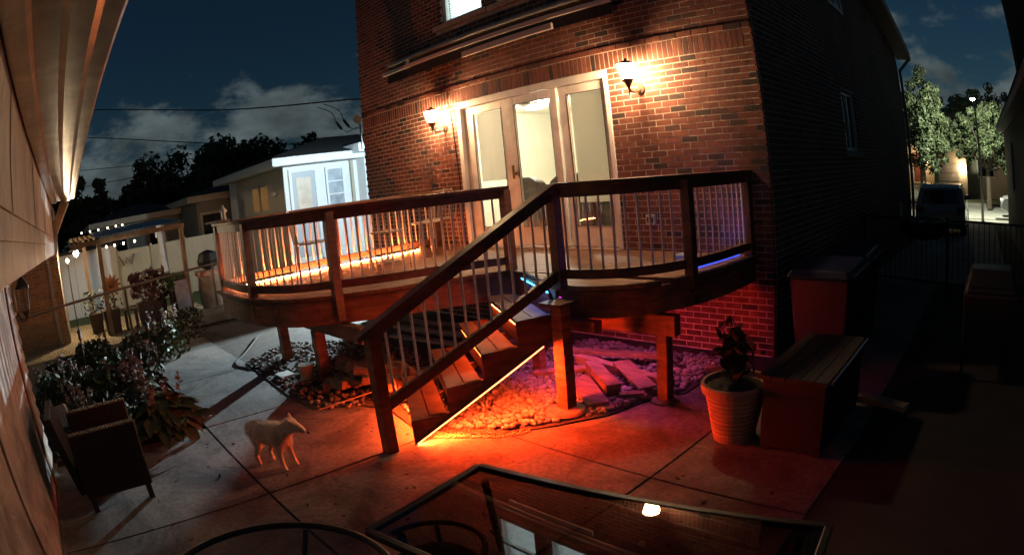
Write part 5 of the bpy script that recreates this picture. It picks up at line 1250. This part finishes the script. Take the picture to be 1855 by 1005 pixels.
for q in ((1.14, 1.20, 1.75, 2.80), (1.62, 1.68, 1.75, 2.80), (1.20, 1.62, 1.75, 1.81), (1.20, 1.62, 2.74, 2.80), (1.20, 1.62, 2.1, 2.13), (1.20, 1.62, 2.42, 2.45)): wf.box(-11.47, -11.43, q[0], q[1], q[2], q[3])
w = wf.build('window', 'house_white', wh); MB().box(-11.473, -11.465, 1.20, 1.62, 1.81, 2.74).build('pane', mat('pale_pane', (0.42, 0.47, 0.52), 0.15, var=0.4, scale=3), w)
for k, x in enumerate((-13.55, -12.85)):
    w = MB().box(x - 0.3, x + 0.3, -0.05, -0.021, 1.9, 2.62).build('window', 'house_cream', wh); MB().box(x - 0.24, x + 0.24, -0.056, -0.0505, 1.96, 2.56).build('pane', mat('amber_pane', (0.3, 0.15, 0.06), 0.3, var=0.5, scale=3, emit=(1.0, 0.5, 0.15), estr=0.10), w)  # orange light in the glass put in as pane colour and glow
MB().lathe((-12.0, -0.1, 2.32), [(0.02, -0.06), (0.07, -0.03), (0.08, 0.02), (0.03, 0.06)], 12).build('wall_lamp', 'frosted', wh)
# floodlight on the far side wall of the brick house (out of sight from here)
fl = thing('floodlight', 'cold white floodlight on the left wall of the brick house', 'lamp', (-7.5, 1.0, 3.1))
MB().box(-7.62, -7.43, 0.9, 1.1, 3.05, 3.2).build('housing', 'grey_paint', fl, bevel=0.01)
MB().box(-7.64, -7.621, 0.92, 1.08, 3.07, 3.18).build('lens', emitmat('flood_lens', (0.75, 0.92, 1.0), 20.0), fl)
lamp('flood_bulb', (-7.75, 1.05, 3.05), 620, (0.70, 0.90, 1.0), 0.04, fl, 'SPOT', (-11.5, 1.6, 1.8), 120)
gs = thing('garden_spotlight', 'cold white garden spotlight on a stake behind the brick house corner', 'lamp', (-8.3, 0.8, 0))
MB().cyl((-8.3, 0.8, 0), (-8.3, 0.8, 1.22), 0.015, None, 8).build('stake', 'black_paint', gs)
MB().cyl((-8.36, 0.86, 1.33), (-8.26, 0.76, 1.29), 0.045, 0.06, 14).build('housing', 'black_paint', gs)
MB().cyl((-8.259, 0.759, 1.289), (-8.256, 0.756, 1.288), 0.05, None, 14).build('lens', 'flood_lens', gs)
lamp('spot_bulb', (-8.24, 0.74, 1.29), 2600, (0.72, 0.92, 1.0), 0.03, gs, 'SPOT', (-4.0, -3.9, 0.2), 70)

# low dark houses and trees further left
mat('dim_wall', (0.20, 0.19, 0.16), 0.85, var=0.15, scale=1)
mat('dim_trim', (0.40, 0.36, 0.28), 0.8, var=0.1)
def lowhouse(x, y0, y1, h, lb, win):
    t = thing('low_house', lb, 'house', (x - 3, (y0 + y1) / 2, 0), 'low houses beyond the yard')
    MB().box(x - 6, x, y0, y1, 0, h).build('wall', 'dim_wall', t)
    MB().box(x - 6.3, x + 0.4, y0 - 0.4, y1 + 0.4, h, h + 0.2).build('eave', 'dim_trim', t)
    r_ = MB(); r_.poly([(x - 6.3, y0 - 0.4, h + 0.205), (x + 0.4, y0 - 0.4, h + 0.205), (x - 3, (y0 + y1) / 2, h + 0.75)]); r_.poly([(x + 0.4, y0 - 0.4, h + 0.205), (x + 0.4, y1 + 0.4, h + 0.205), (x - 3, (y0 + y1) / 2, h + 0.75)]); r_.build('roof', 'shingle', t)
    for y in win:
        w = MB().box(x, x + 0.04, y - 0.4, y + 0.4, 1.0, h - 0.35).build('window', 'dim_trim', t); MB().box(x + 0.041, x + 0.05, y - 0.32, y + 0.32, 1.08, h - 0.43).build('pane', 'dark_glass', w)
lowhouse(-17.0, -1.0, 3.5, 2.55, 'low dark house with pale eave left of the white house', (-0.5, 0.7))
lowhouse(-20.0, -4.4, -0.6, 2.35, 'lower dark house with pale eave just above the pergola roof', (-3.6, -2.0))
def tree(x, y, gz0, h, blobs, n, ls, m, lb, seed, grp, name='tree'):
    rnd = random.Random(seed); t = thing(name, lb, 'tree', (x, y, gz0), grp)
    tr = MB(); zc = gz0 + h * 0.38; tr.cyl((x, y, gz0), (x, y, zc), 0.03 * h, 0.02 * h, 8)
    b = MB()
    for (bx_, by_, bz_, br_) in blobs:
        tr.cyl((x, y, zc * 0.9 + gz0 * 0.1), (x + bx_, y + by_, gz0 + bz_), 0.014 * h, 0.004 * h, 5)
    tot = sum(q[3] ** 2 for q in blobs)
    for (bx_, by_, bz_, br_) in blobs:
        sub = [(Vector((rnd.gauss(0, 1), rnd.gauss(0, 1), rnd.gauss(0, 1))).normalized() * br_ * rnd.uniform(0.45, 1.0), rnd.uniform(0.22, 0.42) * br_) for _ in range(14)]
        for k in range(int(n * br_ ** 2 / tot)):
            o_, sr = sub[rnd.randrange(14)]; d = Vector((rnd.gauss(0, 1), rnd.gauss(0, 1), rnd.gauss(0, 1))).normalized() * sr * rnd.random() ** 0.4
            c = Vector((x + bx_, y + by_, gz0 + bz_)) + o_ + d
            b.quad(c, ls * rnd.uniform(0.6, 1.4), (d.x + rnd.gauss(0, sr * 0.5), d.y + rnd.gauss(0, sr * 0.5), abs(d.z) + rnd.gauss(0.2 * sr, sr * 0.5)), 1.5, rnd.uniform(0, 6))
    tr.build('trunk', 'bark', t); tag(b.build('crown', m, t), kind='stuff')
mat('night_leaf', (0.035, 0.05, 0.025), 0.8, var=0.3, scale=1, island=0.4)
for k, (az, dist, w, top, lb) in enumerate(((81, 36, 3.4, 4.6, 'dark tree directly above the pergola roof'), (77.5, 34, 4.0, 5.2, 'broad dark tree left of the tallest dark tree'), (73, 34, 3.6, 6.2, 'tall dark tree behind the low house'), (69.5, 34, 3.8, 6.0, 'wide dark tree left of the white house roof'), (66, 36, 3.4, 5.8, 'dark tree behind the white house roof'), (87.5, 30, 2.2, 4.8, 'dark tree beside the end of the gutter'), (84.5, 38, 2.8, 3.4, 'small dark tree between gutter and pergola'), (91, 34, 2.6, 5.2, 'dark tree behind the orange brick garage'))):
    a = R(az); x, y = CAM.x - dist * math.sin(a), CAM.y + dist * math.cos(a); h = 2.0 + dist * math.tan(R(top)) if False else top
    hh = top; bl = [(0, 0, hh - w * 0.55, w * 0.62)] + [(rnd.uniform(-0.6, 0.6) * w, rnd.uniform(-0.6, 0.6) * w, hh * rnd.uniform(0.4, 0.75), w * rnd.uniform(0.4, 0.6)) for _ in range(4)]
    tree(x, y, 0, hh, bl, 7000, 0.24, 'night_leaf', lb, 200 + k, 'dark trees beyond the left yards')

# power lines
def wire(pts, r, lb):
    tag(MB().tube(crom(pts, 6), r, 5).build('power_line', 'black_paint'), lb, 'cable', 'overhead cables')
def at(az, el, d): a, e = R(az), R(el); return (CAM.x - d * math.sin(a), CAM.y + d * math.cos(a), CAM.z + d * math.tan(e))
wire([at(92, 12.2, 24), at(86.3, 11.7, 20), at(73, 9.7, 15), (-7.47, 0.08, 3.78)], 0.016, 'thick overhead cable running to the brick house edge')
wire([at(92, 10.0, 30), at(86.6, 9.2, 29), at(73.3, 6.6, 27), at(60, 4.6, 26)], 0.022, 'second overhead cable sloping down to the trees')
wire([at(92, 7.0, 33), at(86.5, 6.3, 32), at(75, 5.6, 30), at(60, 5.6, 29)], 0.018, 'third overhead cable just above the dark trees')
wire([at(92, 4.9, 33), at(86, 4.9, 33), at(77, 5.0, 33), at(68, 6.0, 33)], 0.018, 'lowest overhead cable behind the dark tree tops')
sdp = thing('service_drop', 'pair of drip loop cables with dark connectors beside the brick edge', 'cable', (-8.5, 0.3, 3.3))
for k, dx in enumerate((0, -0.35)):
    x = -8.35 + dx * 0.9
    MB().tube(crom([(x - 0.35, -0.15, 3.93), (x - 0.1, 0.05, 3.75), (x, 0.1, 3.52)], 4), 0.009, 5).build('loop', 'black_paint', sdp)
    MB().cyl((x, 0.1, 3.52), (x + 0.1, 0.16, 3.36), 0.028, None, 8).build('connector', 'black_paint', sdp)
    MB().tube([(x + 0.1, 0.16, 3.36), (x + 0.25, 0.2, 3.28), (x + 0.5, 0.3, 3.34)], 0.009, 5).build('tail', 'black_paint', sdp)
sdd = thing('satellite_dish', 'small orange lit satellite dish beside the brick edge', 'dish', (-8.3, 0.4, 3.4))
MB().cyl((-8.35, 0.42, 3.52), (-8.40, 0.52, 3.56), 0.10, 0.02, 14).build('dish', mat('dish_grey', (0.45, 0.32, 0.22), 0.6, var=0.1), sdd)  # orange light on the dish put into its base colour
MB().cyl((-8.38, 0.48, 3.54), (-8.38, 0.5, 2.9), 0.018, None, 6).build('mast', 'black_paint', sdd)

# ================================================================= STREET SIDE, RIGHT
nh = thing('neighbour_house', 'dark neighbouring house with pale eave at the right edge', 'house', (6, 9, 0))
MB().box(3.5, 8.5, 1.0, 17.5, -0.5, 3.05).build('wall', mat('dark_siding', (0.09, 0.085, 0.08), 0.8, var=0.2, scale=1, stretch=(1, 1, 12)), nh)
MB().box(3.18, 8.8, 0.6, 17.8, 3.06, 3.22).build('eave', 'soffit_paint', nh)
rr_ = MB(); rr_.poly([(3.15, 0.5, 3.23), (3.15, 17.9, 3.23), (6, 15, 4.6), (6, 3.4, 4.6)]); rr_.poly([(3.15, 0.5, 3.23), (6, 3.4, 4.6), (8.8, 0.5, 3.23)]); rr_.poly([(3.15, 17.9, 3.23), (8.8, 17.9, 3.23), (6, 15, 4.6)]); rr_.build('roof', 'shingle', nh)
MB().box(3.44, 3.499, 12.0, 13.0, 1.2, 2.5).build('window', 'dim_trim', nh)
MB().box(3.30, 3.95, 4.0, 4.6, 3.2, 6.6).build('chimney', mat('chimney_brick', (0.07, 0.04, 0.035), 0.9, var=0.3, scale=6), nh)
MB().box(3.24, 4.0, 3.94, 4.66, 6.6, 6.75).build('chimney_cap', 'stone_sill', nh)
def car(x, y, z, rz, m, lb, nm='parked_car'):
    t = thing(nm, lb, 'car', (0, 0, 0))
    L, Wd = 4.5, 1.84
    prof = [(-2.25, 0.45), (-2.22, 0.85), (-2.05, 0.98), (-1.75, 1.52), (-1.3, 1.62), (0.3, 1.60), (1.05, 1.05), (2.05, 0.92), (2.22, 0.7), (2.25, 0.42), (1.9, 0.30), (-1.95, 0.30)]
    b = MB(); n = len(prof)
    for s_ in (-1, 1):
        for (px, pz) in prof: tw = Wd / 2 - (0.17 * max(0, (pz - 0.95) / 0.65)); b.v.append((px, s_ * tw, pz))
    b.f = [tuple(range(n)), tuple(reversed(range(n, 2 * n)))] + [(k, (k + 1) % n, n + (k + 1) % n, n + k) for k in range(n)]
    b.build('body', m, t, bevel=0.05)
    gm_ = mat('car_glass', (0.02, 0.022, 0.025), 0.08, var=0.0, spec=0.8)
    MB().hexa([(-2.02, -0.72, 1.06), (-2.02, 0.72, 1.06), (-1.98, 0.72, 1.06), (-1.98, -0.72, 1.06), (-1.82, -0.60, 1.46), (-1.82, 0.60, 1.46), (-1.76, 0.60, 1.46), (-1.76, -0.60, 1.46)]).build('rear_window', gm_, t)
    MB().hexa([(0.98, -0.72, 1.09), (1.03, -0.72, 1.1), (1.03, 0.72, 1.1), (0.98, 0.72, 1.09), (0.4, -0.6, 1.54), (0.46, -0.6, 1.55), (0.46, 0.6, 1.55), (0.4, 0.6, 1.54)]).build('windscreen', gm_, t)
    for s_ in (-1, 1):
        MB().hexa([(-1.6, s_ * 0.905, 1.05), (0.75, s_ * 0.905, 1.08), (0.75, s_ * 0.915, 1.08), (-1.6, s_ * 0.915, 1.05), (-1.45, s_ * 0.785, 1.48), (0.25, s_ * 0.785, 1.5), (0.25, s_ * 0.80, 1.5), (-1.45, s_ * 0.80, 1.48)]).build('side_window', gm_, t)
        MB().box(-2.27, -2.2, s_ * 0.75 - 0.14, s_ * 0.75 + 0.14, 0.78, 0.98).build('tail_light', mat('tail_red', (0.25, 0.01, 0.01), 0.3), t, bevel=0.02)
        MB().box(2.12, 2.24, s_ * 0.68 - 0.18, s_ * 0.68 + 0.18, 0.68, 0.82).build('headlight', 'frosted', t, bevel=0.02)
        MB().box(0.6, 0.75, s_ * 0.95 - 0.09, s_ * 0.95 + 0.09, 1.05, 1.2).build('mirror', m, t, bevel=0.02)
        for wx in (-1.35, 1.35):
            w = MB().cyl((wx, s_ * 0.70, 0.33), (wx, s_ * 0.93, 0.33), 0.33, None, 20).build('wheel', 'black_paint', t); MB().cyl((wx, s_ * 0.931, 0.33), (wx, s_ * 0.94, 0.33), 0.2, None, 14).build('rim', 'steel', w)
    MB().box(-2.275, -2.25, -0.26, 0.26, 0.60, 0.72).build('number_plate', 'dim_trim', t)
    t.location = (x, y, z); t.rotation_euler = (0, 0, rz); return t
car(0.74, 15.6, -0.40, R(90), mat('car_dark', (0.26, 0.27, 0.28), 0.22, var=0.1, coat=0.6, scale=2), 'dark car parked in the drive beyond the gate')
car(5.6, 23.4, -0.52, R(180), mat('car_silver', (0.45, 0.46, 0.46), 0.3, metal=0.6, var=0.05, coat=0.5), 'silver car parked on the street half hidden by the dark house')
lp = thing('street_lamp', 'tall street lamp glowing white in front of the trees', 'street lamp', (2.15, 22.9, -0.5))
MB().cyl((2.3, 21.3, -0.52), (2.3, 21.3, 4.55), 0.075, 0.045, 10).build('pole', 'dim_trim', lp)
MB().tube([(2.3, 21.3, 4.55), (2.27, 21.5, 4.75), (2.25, 22.0, 4.8)], 0.035, 8).build('arm', 'dim_trim', lp)
MB().hexa([(2.1, 21.95, 4.72), (2.4, 21.95, 4.72), (2.38, 22.6, 4.70), (2.12, 22.6, 4.70), (2.16, 21.95, 4.84), (2.34, 21.95, 4.84), (2.34, 22.6, 4.78), (2.16, 22.6, 4.78)]).build('lamp_head', 'dim_trim', lp, bevel=0.02)
MB().lathe((2.25, 22.2, 4.66), [(0.03, -0.06), (0.1, -0.02), (0.12, 0.04)], 14).build('lens', emitmat('street_glow', (0.93, 1.0, 0.86), 60.0), lp)
lamp('street_bulb', (2.25, 22.2, 4.58), 3200, (0.95, 1.0, 0.76), 0.1, lp, 'SPOT', (2.3, 26.0, 1.8), 165)
mat('street_leaf', (0.075, 0.10, 0.045), 0.7, var=0.3, scale=1, island=0.5)
tree(2.75, 27.0, -0.45, 5.8, [(0, 0, 3.6, 1.5), (-1.5, 0.1, 3.2, 1.0), (1.3, 0, 3.0, 1.0), (0.4, -0.6, 4.6, 1.0), (-0.8, -0.5, 4.1, 1.0), (0.8, -0.3, 3.5, 1.1), (-1.9, 0, 4.0, 0.7), (1.6, 0, 2.3, 0.8)], 14000, 0.115, 'street_leaf', 'pale green tree lit by the street lamp', 301, 'street trees')
tree(-1.2, 25.5, -0.45, 7.0, [(0, 0, 4.6, 1.5), (0.1, 0, 3.2, 1.3), (0.6, -0.4, 2.6, 1.0), (0.3, 0, 5.7, 1.2), (0.8, 0.2, 4.0, 1.1), (1.0, 0, 3.0, 0.8)], 14000, 0.12, 'street_leaf', 'tall leafy street tree just right of the brick house wall', 302, 'street trees')
for k, (az, d, w, top, lb) in enumerate(((3.8, 52, 3.6, 7.4, 'dark tree behind the houses left of the street lamp'), (0.8, 54, 3.4, 8.3, 'tallest dark tree behind the street lamp'), (-2.2, 55, 3.4, 8.6, 'dark tree behind the lamp lit tree'), (-4.6, 50, 3.2, 6.4, 'dark tree above the eave of the right hand house'), (7.5, 56, 2.6, 6.6, 'dark tree behind the tall street tree'))):
    a = R(az); x, y = CAM.x - d * math.sin(a), CAM.y + d * math.cos(a)
    tree(x, y, -0.4, top + 0.4, [(0, 0, top - w * 0.5, w * 0.6)] + [(rnd.uniform(-0.7, 0.7) * w, rnd.uniform(-0.4, 0.4) * w, top * rnd.uniform(0.35, 0.8), w * rnd.uniform(0.4, 0.65)) for _ in range(5)], 5000, 0.26, 'night_leaf', lb, 330 + k, 'dark trees beyond the street')
hs_ = thing('street_house', 'beige house across the street with porch steps and lit garage door', 'house', (0, 37, -0.4))
mat('beige_wall', (0.42, 0.35, 0.24), 0.8, var=0.1, scale=1)
MB().box(-7, 6.5, 35.5, 42, -0.5, 3.0).build('wall', 'beige_wall', hs_)
MB().box(-1.3, 1.2, 33.8, 35.49, -0.5, 2.7).build('garage_wall', 'beige_wall', hs_)
gd = MB().box(-1.0, 0.6, 33.72, 33.795, -0.4, 1.7).build('garage_door', 'stone_sill', hs_)
for k in range(4): MB().box(-0.95, 0.55, 33.69, 33.715, -0.32 + k * 0.5, 0.1 + k * 0.5).build('door_section', 'stone_sill', gd)
MB().poly([(-7.4, 35.0, 3.01), (6.9, 35.0, 3.01), (4.5, 39, 5.2), (-5, 39, 5.2)]).build('roof', 'shingle', hs_)
for k in range(5): MB().box(-3.7, -2.2, 33.2 + 0.32 * k, 35.4, -0.5 + 0.2 * k, -0.3 + 0.2 * k).build('step', 'dim_trim', hs_)
MB().box(-2.9, -2.2, 35.42, 35.49, 0.55, 2.4).build('front_door', mat('door_wine', (0.2, 0.05, 0.03), 0.5), hs_)
w = MB().box(2.0, 3.4, 35.42, 35.49, 0.9, 2.2).build('window', 'white_paint', hs_); MB().box(2.08, 3.32, 35.40, 35.415, 0.98, 2.12).build('pane', 'dark_glass', w)
plm = thing('porch_lamp', 'bright porch lamp beside the garage door across the street', 'lamp', (0.9, 33.7, 1.5))
MB().lathe((0.95, 33.65, 1.45), [(0.03, -0.1), (0.09, -0.06), (0.1, 0.06), (0.03, 0.12)], 10).build('globe', emitmat('porch_glow', (1.0, 0.78, 0.5), 220.0), plm)
lamp('porch_bulb', (0.8, 33.2, 1.7), 40, (1.0, 0.72, 0.42), 0.1, plm)
plm2 = thing('porch_lamp', 'warm porch lamp above the front steps across the street', 'lamp', (-1.9, 35.3, 2.1))
MB().lathe((-1.9, 35.3, 1.9), [(0.03, -0.1), (0.08, -0.06), (0.09, 0.06), (0.03, 0.12)], 10).build('globe', emitmat('porch_glow2', (1.0, 0.7, 0.4), 60.0), plm2)
lamp('porch_bulb', (-2.2, 34.9, 2.2), 90, (1.0, 0.70, 0.38), 0.1, plm2)
bush(3.9, 16.6, 0.45, 0.6, 300, 'leaf', 'kerb_shrub', 'small dark shrub by the verge beside the right hand house', 91, 0, 'flower_pale', 0.09)
